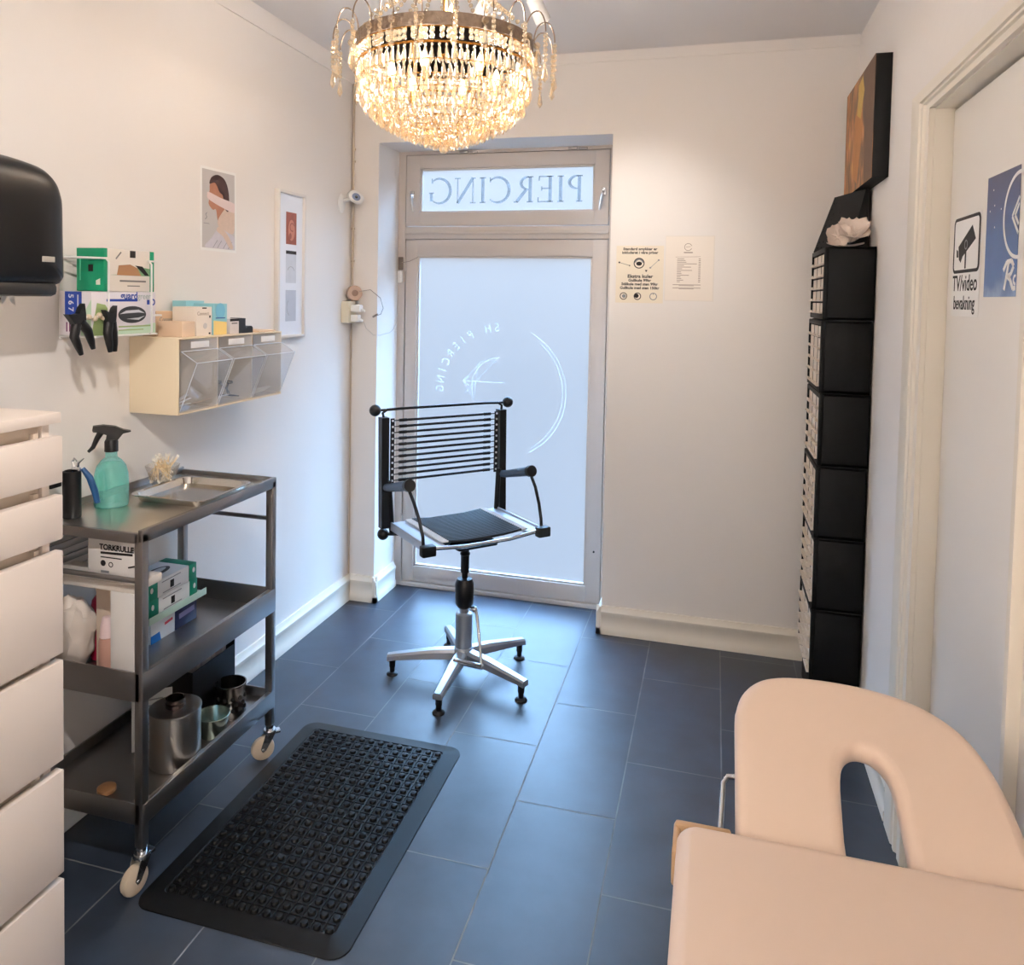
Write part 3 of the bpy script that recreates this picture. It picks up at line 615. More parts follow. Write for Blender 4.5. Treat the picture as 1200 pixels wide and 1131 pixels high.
# ------------------------------------------------------------------ stack of black drawer organisers
XF, XW = 2.118, 2.288
ny0, ny1 = -0.525, -0.150
solo('plinth', MB().box(2.135, XW - 0.008, ny0 + 0.01, ny1 - 0.01, 0, 0.152, 0.004), matte_black, 'low black plinth under the stack of drawer organisers', 'plinth')
def organiser():
    t = thing('drawer_organizer', 'black plastic drawer organiser', 'drawer organiser', (2.2, -0.3375, 0), group='black drawer organisers stacked in the corner')
    b = MB(); z0, z1 = 0.0, 0.2635
    b.box(XF + 0.012, XW, ny0, ny0 + 0.004, z0, z1, 0.0015).box(XF + 0.012, XW, ny1 - 0.004, ny1, z0, z1, 0.0015)
    b.box(XF + 0.010, XW, ny0, ny1, z0, z0 + 0.012, 0.003).box(XF + 0.010, XW, ny0, ny1, z1 - 0.012, z1, 0.003).box(XW - 0.004, XW, ny0, ny1, z0, z1)
    b.box(XF, XF + 0.016, ny0 - 0.002, ny0 + 0.010, z0 + 0.002, z1 - 0.002, 0.003).box(XF, XF + 0.016, ny1 - 0.010, ny1 + 0.002, z0 + 0.002, z1 - 0.002, 0.003)
    b.box(XF, XF + 0.016, ny0, ny1, z0 + 0.002, z0 + 0.020, 0.004).box(XF, XF + 0.016, ny0, ny1, z1 - 0.020, z1 - 0.002, 0.004)
    rows, cols = 5, 3; hh = (z1 - z0 - 0.040) / rows; ww = (ny1 - ny0 - 0.020) / cols
    for r in range(1, rows): b.box(XF + 0.006, XF + 0.05, ny0 + 0.006, ny1 - 0.006, z0 + 0.020 + r * hh - 0.0015, z0 + 0.020 + r * hh + 0.0015)
    for c in range(1, cols): b.box(XF + 0.006, XF + 0.05, ny0 + 0.010 + c * ww - 0.002, ny0 + 0.010 + c * ww + 0.002, z0 + 0.018, z1 - 0.018)
    part('body', b, matte_black, t, True)
    d = MB()
    d.box(0.003, 0.006, -ww / 2 + 0.003, ww / 2 - 0.003, 0.002, hh - 0.004, 0.001)
    d.box(-0.012, 0.004, -ww / 2 + 0.004, ww / 2 - 0.004, 0.0025, 0.0055, 0.001)
    d.box(-0.010, -0.006, -0.018, 0.018, 0.005, 0.012, 0.001)
    d.box(0.005, 0.090, -ww / 2 + 0.004, ww / 2 - 0.004, 0.003, 0.006).box(0.005, 0.090, -ww / 2 + 0.004, -ww / 2 + 0.006, 0.003, hh - 0.010).box(0.005, 0.090, ww / 2 - 0.006, ww / 2 - 0.004, 0.003, hh - 0.010)
    me = make_mesh('drawer', d, [mat('milky_drawer', (226, 212, 196), 0.35)])
    for r in range(rows):
        for c in range(cols):
            o = bpy.data.objects.new('drawer', me); COL.objects.link(o); o.parent = t
            o.location = (XF + 0.004 - 2.2, ny0 + 0.010 + (c + 0.5) * ww + 0.3375, 0.020 + r * hh)
    return t
og = organiser()
names = ['lowest black drawer organiser of the corner stack, resting on the plinth', 'second black drawer organiser from the bottom of the corner stack', 'third black drawer organiser from the bottom of the corner stack',
         'third black drawer organiser from the top of the corner stack', 'second black drawer organiser from the top of the corner stack', 'topmost black drawer organiser of the stack, under the white flower']
for i in range(6):
    o = og if i == 0 else copy_tree(og)
    o['label'] = names[i]; o.location = (2.2 + (0, 0.002, -0.001, 0.002, 0.0, 0.003)[i], -0.3375, 0.153 + i * 0.2645)
ZS = 0.153 + 6 * 0.2645 - 0.001
# black slanted display board
db = MB()
prof = [(2.122, ZS), (2.268, ZS), (2.268, ZS + 0.20), (2.256, ZS + 0.203)]
k = 4; vs = [(x, -0.152, z) for x, z in prof] + [(x, -0.465, z) for x, z in prof]
vs = [(2.124, -0.157, ZS), (2.284, -0.157, ZS), (2.284, -0.157, ZS + 0.215), (2.196, -0.157, ZS + 0.220), (2.222, -0.400, ZS), (2.284, -0.395, ZS), (2.284, -0.395, ZS + 0.215), (2.270, -0.400, ZS + 0.220)]
db.add(vs, [(0, 1, 2, 3), (7, 6, 5, 4), (0, 4, 5, 1), (1, 5, 6, 2), (2, 6, 7, 3), (3, 7, 4, 0)], 0, None, False)
ds = thing('display_board', 'slanted black jewellery display board with small studs on top of the organisers', 'display', (2.2, -0.3, ZS))
part('board', db, mat('black_velvet', (9, 9, 11), 0.8), ds, True)
st = MB(); p00, p01, p10 = Vector(vs[0]), Vector(vs[4]), Vector(vs[3]); nrm = (p10 - p00).cross(p01 - p00).normalized()
if nrm.x > 0: nrm = -nrm
for i in range(9):
    for j in range(8):
        if random.random() < 0.6:
            a, b2 = 0.08 + 0.1 * i, 0.08 + 0.115 * j
            p = p00 + (p10 - p00) * a + (p01 - p00) * b2 * (1 - 0.3 * a)
            st.ball(p + nrm * 0.001, 0.0035, 6, 0)
part('studs', st, mat('dark_studs', (60, 60, 66), 0.25, 0.9), ds, True, kind='stuff')
# white artificial flower
fl = thing('artificial_flower', 'white artificial flower lying on top of the drawer stack', 'flower', (2.2, -0.46, ZS))
def petal(L, wd, cup):
    n, mm = 8, 6; vs = []; fs = []
    for i in range(n + 1):
        u = i / n
        for j in range(mm + 1):
            v = j / mm * 2 - 1; wdt = wd * math.sin(math.pi * min(1, 0.12 + u * 0.80)) ** 0.7
            vs.append((v * wdt, u * L, cup * (u ** 1.6) * L + 0.35 * wd * v * v - 0.01 * u))
    for i in range(n):
        for j in range(mm): a = i * (mm + 1) + j; fs.append((a, a + 1, a + mm + 2, a + mm + 1))
    return vs, fs
flm = mat('silk_petal', (236, 220, 208), 0.6)
for k, (c, s, tilt) in enumerate((((2.222, -0.466, ZS + 0.052), 0.9, 0.5), ((2.172, -0.470, ZS + 0.038), 0.72, 0.9))):
    fm = MB()
    for q in range(6):
        v, f = petal(0.062 * s, 0.036 * s, 0.75 if q % 2 else 0.45)
        T = Matrix.Translation(c) @ Matrix.Rotation(tilt + 0.35, 4, 'X') @ Matrix.Rotation(q * math.pi / 3 + 0.3 * k, 4, 'Z')
        fm.add(v, f, 0, T)
    fm.ball(c, 0.009 * s, 8)
    part('bloom', fm, flm, fl, True)
lm_ = MB()
for ang, L in ((-1.9, 0.06), (0.9, 0.075)):
    v, f = petal(L, 0.016, 0.3); lm_.add(v, f, 0, Matrix.Translation((2.2, -0.47, ZS + 0.004)) @ Matrix.Rotation(ang, 4, 'Z'))
v, f = petal(0.075, 0.02, 0.9); lm_.add(v, f, 0, Matrix.Translation((2.21, -0.46, ZS + 0.018)) @ Matrix.Rotation(-2.2, 4, 'Z'))
lm_.path([(2.2, -0.47, ZS + 0.002), (2.195, -0.47, ZS + 0.04)], 0.004, 6).path([(2.2, -0.47, ZS + 0.002), (2.172, -0.475, ZS + 0.02)], 0.004, 6)
part('loose_petals', lm_, flm, fl, True)

# ------------------------------------------------------------------ chest of drawers
ch = thing('chest_of_drawers', 'tall cream chest of drawers against the left wall beside the trolley', 'chest of drawers', (0.24, -2.66, 0))
CY0, CY1 = -3.06, -2.262
bd = MB()
bd.box(0.024, 0.446, CY0, CY0 + 0.018, 0, 1.262, 0.001).box(0.024, 0.446, CY1 - 0.018 - 0.0, CY1 - 0.0, 0, 1.262, 0.001)
bd.box(0.024, 0.03, CY0 + 0.018, CY1 - 0.018, 0, 1.262).box(0.03, 0.446, CY0 + 0.018, CY1 - 0.018, 0.02, 0.05)
part('carcass', bd, cream_m, ch, True)
part('top_panel', MB().box(0.002, 0.463, CY0 - 0.002, CY1 + 0.014, 1.262, 1.284, 0.002), cream_m, ch, True)
zs = [(1.140, 1.236), (1.022, 1.114), (0.783, 0.998), (0.556, 0.768), (0.315, 0.535), (0.060, 0.300)]
for z0, z1 in zs:
    d = MB().box(0.450, 0.470, CY0 - 0.001, CY1 + 0.010, z0, z1, 0.0015)
    dr = part('drawer', d, cream_m, ch, True)
    bx_ = MB().box(0.05, 0.4495, CY0 + 0.03, CY0 + 0.042, z0 + 0.005, z1 + 0.010).box(0.05, 0.4495, CY1 - 0.042, CY1 - 0.03, z0 + 0.005, z1 + 0.010).box(0.426, 0.4385, CY0 + 0.02, CY1 - 0.02, z0 + 0.002, min(1.26, z1 + 0.026)).box(0.05, 0.43, CY0 + 0.042, CY1 - 0.042, z0 + 0.008, z0 + 0.014)
    part('drawer_box', bx_, cream_in, dr, True)

# ------------------------------------------------------------------ paper towel dispenser
pd = thing('paper_towel_dispenser', 'black wall-mounted paper towel dispenser with torn white paper', 'dispenser', (0.1, -2.15, 1.52))
def disp_outline(d):       # in y (along the wall) x z
    return [(-0.178 + d, 0.02 + d), (-0.178 + d, 0.27), (-0.165 + d, 0.295 - d), (-0.10, 0.312 - d), (0, 0.318 - d), (0.10, 0.308 - d), (0.148 - d, 0.285 - d), (0.170 - d, 0.25), (0.178 - d, 0.20), (0.178 - d, 0.05), (0.173, 0.026), (0.155, 0.017), (0.06, 0.012), (-0.06, 0.012), (-0.15, 0.014)]
n0 = disp_outline(0)
bd = MB(); layers = [(0.0, 0.008), (0.02, 0.002), (0.08, 0.0), (0.150, 0.0), (0.178, 0.003), (0.196, 0.009), (0.208, 0.019), (0.2155, 0.034), (0.2195, 0.056), (0.2215, 0.085), (0.222, 0.12)]
vs = []; fs = []; kk = len(n0)
ol = rs(n0); kk = len(ol); cen = Vector((0, 0.165))
for x, ins in layers:
    for p in ol:
        q = p + (cen - p).normalized() * ins; vs.append((x, -2.146 + q.x, 1.525 + q.y))
for i in range(len(layers) - 1):
    for j in range(kk): fs.append((i * kk + j, i * kk + (j + 1) % kk, (i + 1) * kk + (j + 1) % kk, (i + 1) * kk + j))
fs.append(tuple(reversed(range(kk)))); fs.append(tuple(range((len(layers) - 1) * kk, len(layers) * kk)))
bd.add(vs, fs)
part('cover', bd, mat('dispenser_black', (6, 6, 9), 0.32), pd, True, angle=80)
part('lower_tray', MB().box(0.01, 0.205, -2.325, -1.995, 1.518, 1.552, 0.012), mat('dispenser_grey', (34, 33, 33), 0.45), pd, True)
part('badge', MB().box(0.212, 0.2232, -2.060, -2.024, 1.600, 1.613, 0.001), mat('badge_silver', (196, 190, 180), 0.35, 0.4), pd, True, label='small silver badge')
pt = MB(); vs = []; fs = []; n = 26
for i in range(n + 1):
    y = -2.28 + 0.22 * i / n; zb = 1.500 + 0.012 * math.sin(i * 1.9) + 0.006 * random.random() - 0.006 * math.sin(i * 0.5)
    vs += [(0.135, y, 1.522), (0.139 + 0.004 * math.sin(i), y, zb)]
for i in range(n): fs.append((2 * i, 2 * i + 1, 2 * i + 3, 2 * i + 2))
vs2 = [(x + 0.001, y, z) for x, y, z in vs]; o = len(vs); fs += [tuple(reversed([q + o for q in f])) for f in fs]; pt.add(vs + vs2, fs)
part('paper', pt, paper_m, pd, True, label='torn white paper edge')

# ------------------------------------------------------------------ wire glove-box rack with its boxes
wr = thing('wire_rack', 'white wire glove-box holder on the left wall', 'rack', (0.06, -1.68, 1.40))
wire = mat('white_wire', (232, 230, 226), 0.35)
rk = MB(); rw_ = 0.0028; RX = 0.128
for y in (-1.748, -1.577):
    rk.path(([(0.0, y - 0.03, 1.624), (RX - 0.01, y, 1.624)] if y < -1.7 else [(RX - 0.012, y + 0.004, 1.624)]) + [(RX, y, 1.614), (RX, y, 1.470), (RX, y, 1.413), (RX - 0.008, y, 1.406), (0.0, y, 1.406)], rw_, 8)
rk.path([(0.0, -1.90, 1.620), (0.02, -1.885, 1.622), (RX - 0.02, -1.77, 1.624), (RX - 0.004, -1.748, 1.624)], rw_, 8)
rk.path([(RX, -1.577, 1.462), (RX, -1.535, 1.462), (0.0, -1.52, 1.462)], rw_, 8).path([(RX + 0.002, -1.872, 1.462), (RX + 0.002, -1.748, 1.462)], rw_, 8)
rk.path([(RX - 0.012, -1.577, 1.624), (RX - 0.012, -1.54, 1.624), (0.0, -1.53, 1.624)], rw_, 8)
rk.path([(0.003, -1.79, 1.40), (0.003, -1.79, 1.63), (0.003, -1.53, 1.63), (0.003, -1.53, 1.40), (0.003, -1.79, 1.40)], rw_, 8)
rk.path([(0.003, -1.79, 1.406), (RX - 0.008, -1.785, 1.406), (RX - 0.008, -1.545, 1.406), (0.003, -1.535, 1.406)], rw_, 8)
part('wire_frame', rk, wire, wr, True)
pk = MB()
for y, z in ((-1.822, 1.462), (-1.800, 1.458), (-1.784, 1.466), (-1.770, 1.460)): pk.ball((RX + 0.002, y, z), 0.008, 10)
part('wire_knobs', pk, mat('cream_knob', (214, 196, 170), 0.5), wr, True)
# lower box (glove carton)
g1 = MB(); gx = 0.118
g1.box(0.012, gx, -1.800, -1.548, 1.4095, 1.531, 0.001, 0)
GF = on_left(-1.800, 1.4095, gx)
g1.prism([(0.055, 0.094), (0.175, 0.094), (0.175, 0.101), (0.055, 0.101)], 0, 0.0006, 1, GF).text('guard', 0.030, 0.142, 0.110, 0.0004, 1, GF, bold=0.02).text('green', 0.026, 0.205, 0.109, 0.0004, 4, GF, bold=0.005)
g1.prism(circ(0.155, 0.056, 0.056, 28, 0.44), 0, 0.0006, 2, GF).prism([(0.104, 0.058), (0.13, 0.068), (0.18, 0.070), (0.205, 0.060), (0.18, 0.062), (0.13, 0.060)], 0.0006, 0.001, 3, GF).prism([(0.13, 0.044), (0.18, 0.040), (0.205, 0.052), (0.18, 0.047)], 0.0006, 0.001, 3, GF)
g1.prism([(0.215, 0.085), (0.226, 0.085), (0.226, 0.099), (0.215, 0.099)], 0, 0.0006, 1, GF).ring(0.006, 0.010, 0, 6.28, 0, 0.0006, 16, 1, GF, c=(0.240, 0.092))
g1.stroke([(0.10, 0.022), (0.235, 0.022)], 0.004, 0, 0.0006, 5, GF).stroke([(0.10, 0.012), (0.2, 0.012)], 0.003, 0, 0.0006, 5, GF)
g1.prism([(0.0, 0.0), (0.06, 0), (0.08, 0.05), (0.05, 0.085), (0.02, 0.09)], 0, 0.0004, 5, GF)
g1.prism([(0, 0), (0.252, 0), (0.252, 0.03), (0.16, 0.02), (0.06, 0.004)], 0, 0.0003, 6, GF)
GE = frame3((0.012, -1.800, 1.4095), (1, 0, 0), (0, 0, 1))
g1.prism([(0.018, 0.055), (0.074, 0.055), (0.074, 0.1205), (0.018, 0.1205)], 0, 0.0006, 1, GE)
for kx, c in enumerate('567'): g1.text(c, 0.024, 0, 0, 0.0006, 0, GE @ Matrix.Translation((0.038, 0.108 - kx * 0.018, 0)) @ Matrix.Rotation(math.radians(-90), 4, 'Z'), bold=0.02)
g1.stroke([(0.062, 0.066), (0.062, 0.112)], 0.004, 0.0006, 0.001, 0, GE)
for q in range(4): g1.stroke([(0.024 + 0.010 * q, 0.010), (0.024 + 0.010 * q, 0.036)], 0.004, 0, 0.0006, 7, GE)
g1.prism([(0.070, 0.0), (0.106, 0), (0.106, 0.1), (0.080, 0.06)], 0, 0.0004, 6, GE)
g1.text('eco', 0.028, 0.086, 0.03, 0.0006, 7, GE @ Matrix.Translation((0.086, 0.03, 0)) @ Matrix.Rotation(math.radians(-90), 4, 'Z') @ Matrix.Translation((-0.086, -0.03, 0)))
ngc = [mat('glove_card_grey', (222, 216, 220), 0.4), blue_m, mat('glove_black_print', (44, 46, 50), 0.3), mat('print_white', (200, 204, 208), 0.3), mat('print_pale', (172, 182, 176), 0.5), mat('print_moss', (150, 170, 110), 0.5), mat('print_mint', (188, 212, 186), 0.5), mat('print_plum', (110, 50, 96), 0.5)]
solo('glove_box', g1, ngc, 'pale glove carton with a black oval print, lower box in the wire rack', 'glove box')
g2 = MB()
g2.box(0.020, 0.112, -1.748, -1.548, 1.5325, 1.652, 0.001, 0)
g2.box(0.0195, 0.1125, -1.7485, -1.735, 1.532, 1.6525, 0.001, 1).box(0.0195, 0.1125, -1.566, -1.5475, 1.532, 1.6525, 0.001, 1)
G2 = on_left(-1.748, 1.5325, 0.112)
g2.prism([(0.100, 0.098), (0.122, 0.098), (0.122, 0.118), (0.100, 0.118)], 0, 0.0008, 2, G2)
g2.prism([(0.02, 0.046), (0.06, 0.048), (0.14, 0.072), (0.182, 0.068), (0.182, 0.046)], 0, 0.0008, 3, G2).prism([(0.048, 0.046), (0.055, 0.074), (0.10, 0.078), (0.13, 0.068), (0.145, 0.046)], 0.0008, 0.0012, 4, G2).prism([(0.12, 0.076), (0.15, 0.074), (0.175, 0.05), (0.18, 0.048), (0.16, 0.048)], 0.0012, 0.0016, 2, G2)
g2.stroke([(0.06, 0.030), (0.165, 0.030)], 0.005, 0, 0.0008, 5, G2).stroke([(0.09, 0.016), (0.14, 0.016)], 0.003, 0, 0.0008, 5, G2).stroke([(0.045, 0.092), (0.065, 0.112)], 0.004, 0, 0.0008, 5, G2)
G3 = frame3((0.020, -1.7485, 1.532), (1, 0, 0), (0, 0, 1))
g2.prism([(0.040, 0.055), (0.056, 0.055), (0.056, 0.074), (0.040, 0.074)], 0, 0.0006, 2, G3).stroke([(0.012, 0.03), (0.012, 0.09)], 0.004, 0, 0.0006, 6, G3).prism([(0.066, 0.018), (0.08, 0.018), (0.08, 0.036), (0.066, 0.030)], 0, 0.0006, 0, G3)
gcol = [mat('box_card_cream', (226, 216, 204), 0.5), green_m, ink_m, mat('print_sage', (120, 160, 116), 0.5), mat('print_tan', (170, 124, 86), 0.5), mat('print_greyish', (120, 116, 112), 0.6), mat('print_green_pale', (90, 190, 150), 0.5)]
solo('glove_box', g2, gcol, 'green-ended cream glove box, upper box in the wire rack', 'glove box')
# two black hair clips hung on the wire
def clip(name, y, ang, lab, spread, s):
    t = thing(name, lab, 'clip', (RX + 0.012, y, 1.462), group='black clips on the wire rack')
    T = Matrix.Translation((RX + 0.012, y, 1.462)) @ Matrix.Rotation(ang, 4, 'X')
    bz = MB().prism([(-0.020 * s, 0.0), (-0.028 * s, 0.020), (-0.010 * s, 0.012), (0.004, 0.010), (0.014 * s, 0.024), (0.024 * s, 0.030), (0.020 * s, 0.0), (0.012 * s, -0.030), (-0.010 * s, -0.030)], -0.008, 0.008, 0, T @ frame3((0, 0, 0), (0, 1, 0), (0, 0, 1)))
    part('jaw', bz, black_m, t, True)
    for sg_ in (-1, 1):
        l = MB().path([Vector((0, sg_ * 0.006 * s, -0.015)), Vector((0, sg_ * (0.010 + spread) * s, -0.045)), Vector((0, sg_ * (0.009 + spread) * s + 0.004, -0.075)), Vector((0, sg_ * (0.008 + spread) * s + 0.006, -0.098))], [0.013, 0.012, 0.0095, 0.006], 10, 0, T)
        part('prong', l, black_m, t, True)
    return t
clip('hair_clip', -1.872, 0.30, 'wide black claw clip hanging nearest the towel dispenser', 0.010, 1.2)
clip('hair_clip', -1.757, 0.04, 'narrow black claw clip hanging in front of the pale glove carton', 0.002, 0.85)

# ------------------------------------------------------------------ tilt bins
tb = thing('tilt_bin_unit', 'ivory wall unit with three clear tilt-out bins', 'storage bins', (0.09, -1.23, 1.155))
BY0, BY1, BZ0, BZ1, BX = -1.522, -0.938, 1.155, 1.392, 0.180
bb = MB()
bb.box(0.0, BX, BY0, BY0 + 0.004, BZ0, BZ1, 0.001).box(0.0, BX, BY1 - 0.004, BY1, BZ0, BZ1, 0.001)
bb.box(0.0, BX, BY0 + 0.004, BY1 - 0.004, BZ0, BZ0 + 0.004, 0.001).box(0, BX, BY0 + 0.004, BY1 - 0.004, BZ1 - 0.004, BZ1, 0.001).box(0, 0.004, BY0 + 0.004, BY1 - 0.004, BZ0 + 0.004, BZ1 - 0.004)
div = [BY0 + 0.002, -1.329, -1.132, BY1 - 0.002]
for y in div[1:3]: bb.box(0.004, BX, y - 0.003, y + 0.003, BZ0 + 0.004, BZ1 - 0.004)
part('housing', bb, bin_m, tb, True)
for i in range(3):
    y0, y1 = div[i] + 0.005, div[i + 1] - 0.005
    b = MB(); t_ = 0.002
    def plate(pts):  # quad strip of (x,z) extruded along y
        for (xa, za), (xb, zb) in zip(pts[:-1], pts[1:]):
            d = Vector((xb - xa, zb - za)).normalized(); nx, nz = -d.y * t_, d.x * t_
            b.add([(xa, y0, za), (xb, y0, zb), (xb, y1, zb), (xa, y1, za), (xa + nx, y0, za + nz), (xb + nx, y0, zb + nz), (xb + nx, y1, zb + nz), (xa + nx, y1, za + nz)],
                  [(0, 1, 2, 3), (7, 6, 5, 4), (0, 4, 5, 1), (1, 5, 6, 2), (2, 6, 7, 3), (3, 7, 4, 0)], 0, None, False)
    plate([(0.179, 1.166), (0.240, 1.318)]); plate([(0.240, 1.318), (0.183, 1.350)]); plate([(0.183, 1.350), (0.183, 1.386)])
    plate([(0.179, 1.164), (0.06, 1.164)]); plate([(0.06, 1.164), (0.03, 1.30)])
    for y in (y0, y1 - 0.0016):
        b.prism([(0.179, 1.166), (0.240, 1.318), (0.183, 1.350), (0.06, 1.340), (0.03, 1.30), (0.06, 1.166)], 0, 0.0016, 0, frame3((0, y + 0.0016, 0), (1, 0, 0), (0, 0, 1)))
    bn = part('clear_bin', b, clear_m, tb, True)
    ed = MB(); rr_ = 0.0016
    for y in (y0, y1): ed.path([(0.180, y, 1.166), (0.241, y, 1.318), (0.184, y, 1.351)], rr_, 6)
    ed.path([(0.241, y0, 1.318), (0.241, y1, 1.318)], rr_, 6).path([(0.184, y0, 1.351), (0.184, y1, 1.351)], rr_, 6)
    part('bin_rim', ed, mat('clear_edge', (216, 220, 226), 0.15), bn, True, label='bright clear plastic edge')
    lb = MB().box(0.1835, 0.185, (y0 + y1) / 2 - 0.045, (y0 + y1) / 2 + 0.045, 1.359, 1.379, 0.0004)
    part('label_card', lb, paper_m, bn, True, label='white label strip')
# contents of the bins
def packet(x, y, z, L, w, yaw, pitch, m, lab, grp, nm='sterile_packet'):
    T = Matrix.Translation((x, y, z)) @ Matrix.Rotation(yaw, 4, 'Z') @ Matrix.Rotation(pitch, 4, 'Y')
    solo(nm, MB().box(-L / 2, L / 2, -w / 2, w / 2, -0.001, 0.001, 0.0005, 0, T).box(-L / 2 + 0.006, L / 2 - 0.006, -w / 4, w / 4, -0.002, 0.002, 0.001, 0, T), m, lab, 'packet', grp)
pk_m = mat('sterile_pouch', (216, 214, 214), 0.3); pk_t = mat('tan_pouch', (206, 180, 150), 0.4)
for i, (x, y, z, a, pch, mm) in enumerate(((0.14, -1.47, 1.176, 0.3, -0.25, pk_m), (0.12, -1.44, 1.182, 0.9, -0.35, pk_m), (0.13, -1.40, 1.174, -0.4, -0.2, pk_t), (0.145, -1.375, 1.178, 0.6, -0.3, pk_t), (0.10, -1.42, 1.186, 1.4, -0.4, pk_m))):
    packet(x, y, z, 0.075, 0.016, a, pch, mm, 'small sterile packet loose in the nearest clear tilt bin', 'packets in the nearest tilt bin')
for i, (x, y, z, a) in enumerate(((0.12, -1.29, 1.174, 0.4), (0.14, -1.27, 1.180, 1.0), (0.11, -1.25, 1.176, -0.5))):
    packet(x, y, z, 0.07, 0.02, a, -0.2, pk_m, 'pale packet lying under the clamps in the middle tilt bin', 'packets in the middle tilt bin')
for i, (x, y, z, a) in enumerate(((0.14, -1.06, 1.172, 1.3), (0.12, -1.02, 1.178, 1.0), (0.15, -1.01, 1.181, 1.7))):
    packet(x, y, z, 0.085, 0.022, a, -0.12, mat('cream_pouch', (226, 220, 200), 0.4), 'cream packet lying in the farthest tilt bin', 'packets in the farthest tilt bin')
def clamp(x, y, z, yaw, pitch, m, lab):
    T = Matrix.Translation((x, y, z)) @ Matrix.Rotation(yaw, 4, 'Z') @ Matrix.Rotation(pitch, 4, 'Y'); c = MB()
    for s in (-1, 1):
        c.path([(-0.045, s * 0.014, 0), (-0.01, s * 0.004, 0), (0.03, -s * 0.002, 0), (0.05, -s * 0.003, 0)], [0.003, 0.003, 0.0035, 0.002], 8, 0, T)
        ring = [(-0.055 + 0.010 * math.cos(q), s * 0.018 + 0.010 * math.sin(q), 0) for q in [2 * math.pi * i / 14 for i in range(15)]]
        c.path(ring, 0.0025, 6, 0, T)
    solo('clamp', c, m, lab, 'clamp', 'clamps in the middle tilt bin')
clamp(0.135, -1.215, 1.205, 2.0, 0.5, mat('dark_steel', (70, 74, 80), 0.3, 1.0), 'dark clamp standing up in the middle tilt bin')
clamp(0.14, -1.235, 1.184, 0.9, 0.12, mat('black_clamp', (26, 28, 32), 0.4), 'black clamp lying flat in the middle tilt bin')
# boxes on top of the bins
ZT2 = BZ1 + 0.0004
def card(x0, x1, y0, y1, z0, h, mats, lab, draw=None, nm='carton', grp='small cartons on the tilt bins', rot=0.0):
    m = MB().box(x0, x1, y0, y1, z0, z0 + h, 0.0008, 0)
    if draw: draw(m, on_left(y0, z0, x1))
    return solo(nm, m, mats, lab, 'box', grp)
tan_card = mat('tan_card', (224, 196, 168), 0.55); cream_card = mat('cream_card', (238, 226, 212), 0.5)
card(0.006, 0.056, -1.470, -1.372, ZT2, 0.078, [mat('beige_card', (214, 184, 152), 0.55), grey_ink], 'beige carton at the back of the bin top beside the glove rack', lambda m, f: m.text('Connect', 0.020, 0.05, 0.052, 0.0004, 1, f))
card(0.062, 0.150, -1.468, -1.404, ZT2, 0.048, [tan_card], 'plain low tan carton at the near end of the bin top')
def bulbcard(m, f):
    m.text('Connect', 0.017, 0.034, 0.072, 0.0004, 1, f).prism(circ(0.045, 0.032, 0.010, 12), 0, 0.0006, 2, f).prism([(0.064, 0.004), (0.072, 0.004), (0.072, 0.010), (0.064, 0.010)], 0, 0.0006, 3, f).prism([(0.03, 0.088), (0.052, 0.088), (0.052, 0.092), (0.03, 0.092)], 0, 0.0006, 3, f).prism([(0.066, 0.058), (0.073, 0.058), (0.073, 0.066), (0.066, 0.066)], 0, 0.0006, 3, f)
card(0.060, 0.150, -1.398, -1.318, ZT2, 0.094, [cream_card, mat('tan_ink', (170, 150, 130), 0.6), mat('pale_ink', (206, 200, 196), 0.6), ink_m], 'upright cream carton with a small bulb drawing on the bin top', bulbcard)
yb_m = [mat('pale_blue_card', (150, 206, 214), 0.45), mat('yellow_card', (246, 214, 130), 0.45), mat('sky_card', (126, 196, 220), 0.45), blue_m]
def yb(m, f):
    m.prism([(0, 0), (0.072, 0), (0.072, 0.042), (0, 0.048)], 0, 0.0006, 1, f).prism(circ(0.036, 0.080, 0.026, 20), 0, 0.0006, 2, f).stroke([(0.012, 0.056), (0.062, 0.056)], 0.003, 0, 0.0008, 3, f)
card(0.070, 0.148, -1.306, -1.232, ZT2, 0.104, yb_m, 'pale blue and yellow carton on the bin top, in front', yb)
card(0.006, 0.060, -1.330, -1.236, ZT2, 0.112, yb_m, 'pale blue carton at the back of the bin top, behind the yellow one')
card(0.100, 0.150, -1.218, -1.166, ZT2, 0.052, [mat('white_card', (226, 216, 212), 0.5), ink_m], 'small white and black carton on the bin top', lambda m, f: (m.prism([(0, 0.043), (0.052, 0.043), (0.052, 0.052), (0, 0.052)], 0, 0.0005, 1, f), m.stroke([(0.01, 0.036), (0.042, 0.036)], 0.003, 0, 0.0005, 1, f)))
tdp = thing('tape_dispenser', 'small black stepped holder at the far end of the bin top', 'holder', (0.125, -1.12, ZT2), group=None)
part('holder_body', MB().prism([(0, 0), (0.085, 0), (0.085, 0.018), (0.078, 0.024), (0.062, 0.024), (0.046, 0.016), (0.040, 0.022), (0.040, 0.052), (0.010, 0.054), (0.0, 0.050)], -0.04, 0.0, 0, on_left(-1.163, ZT2, 0.148)), black_m, tdp, True)
fp = MB().box(0.05, 0.165, -1.065, -0.955, ZT2, ZT2 + 0.006, 0.001)
solo('notepad', fp, tan_card, 'flat tan notepad lying at the far end of the bin top', 'notepad')

